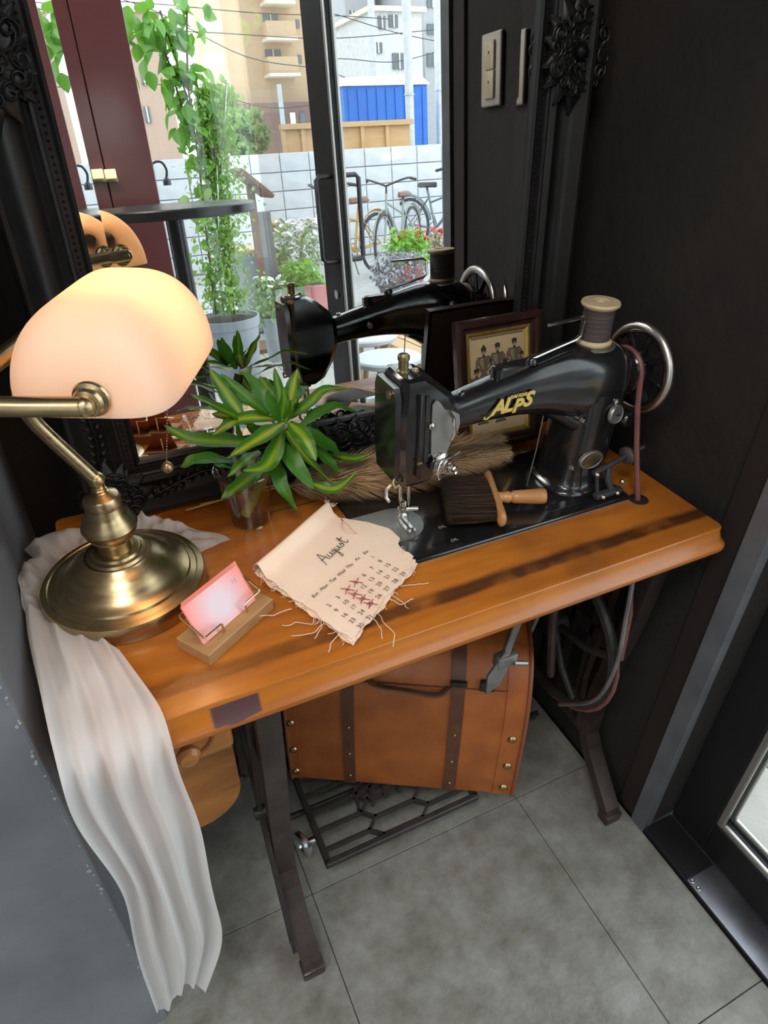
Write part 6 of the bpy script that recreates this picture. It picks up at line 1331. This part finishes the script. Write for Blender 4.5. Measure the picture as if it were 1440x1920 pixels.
# street trees
def tree(label, x, yt, yb, Y, w, n, seed):
    r_ = random.Random(seed); A, Bq = am(x, yt, 1, Y), am(x, yb, 1, Y); t = thing('street_tree', label, 'tree', (A.x, Y, OZ), 'street trees')
    B().tube([(A.x, Y, OZ), (A.x+0.04, Y, (A.z+OZ)*0.5), (A.x, Y, A.z-0.2)], [0.05, 0.04, 0.015], 8).build('trunk', TWIG, t); b = B()
    for k in range(n):
        a, u, q = r_.uniform(0, 6.28), r_.uniform(-1, 1), r_.random()**0.4; s_ = sqrt(1-u*u); cz = (A.z+Bq.z)/2; hz = (A.z-Bq.z)/2
        p = Vector((A.x+w*q*s_*cos(a), Y+w*q*s_*sin(a), cz+hz*q*u)); M_ = Matrix.Translation(p) @ Matrix.Rotation(r_.uniform(0, 6.28), 4, 'Z') @ Matrix.Rotation(r_.uniform(-1.5, 1.5), 4, 'X') @ Matrix.Scale(r_.uniform(1.0, 2.2), 4)
        b.add([M_ @ Vector(v) for v in ((0, 0, 0), (-0.03, 0.04, 0), (0, 0.09, 0), (0.03, 0.04, 0))], [(0, 1, 2, 3)])
    o = b.build('crown', GRN2, t, smooth=False); o['kind'] = 'stuff'
tree('soft green street tree behind the white wall, left of the hoarding in the mirror', 447, 205, 300, -11, 0.45, 1300, 41)
tree('pale young tree behind the vine, seen in the mirror', 400, 150, 250, -15, 0.5, 900, 42)
# terrace stools on a timber deck (seen under the machine's arm)
SEATW = mat('pale_blue_seat', (0.62, 0.68, 0.76), 0.35); DECK = mat('deck_timber', (0.55, 0.36, 0.18), 0.6, c2=(0.46, 0.29, 0.14), stretch=(0.3, 3, 1))
for k, (x, y, Y, lab) in enumerate(((726, 668, -0.85, 'round pale blue stool nearer the shop door, under the machine arm in the mirror'), (690, 628, -1.35, 'round pale blue stool farther from the shop door, under the machine arm in the mirror'))):
    p = am(x, y, 1, Y); t = thing('stool', lab, 'stool', (p.x, p.y, OZ), 'terrace stools')
    B().lathe((p.x, p.y, p.z-0.03), [(0, 0), (0.14, 0), (0.15, 0.006), (0.152, 0.022), (0.145, 0.03), (0.13, 0.032), (0, 0.033)], 40).build('seat', SEATW, t)
    for q in range(4): a = pi/4+q*pi/2; B().cyl((p.x+0.10*cos(a), p.y+0.10*sin(a), p.z-0.03), (p.x+0.15*cos(a), p.y+0.15*sin(a), OZ), 0.012, n=10).build('leg', DECK, t)
d0 = am(740, 700, 1, -0.5)
dk = thing('timber_bench', 'low orange timber bench slats beside the stools outside, seen in the mirror', 'bench', (1.45, -1.25, OZ))
for k in range(5): B().box((1.62+0.11*k, -1.3, 0.24), (0.10, 1.3, 0.03), bev=0.003, seg=1).build('slat', DECK, dk, smooth=False)
for y in (-1.8, -0.8): B().box((1.84, y, 0.10), (0.5, 0.06, 0.25)).build('support', DECK, dk, smooth=False)
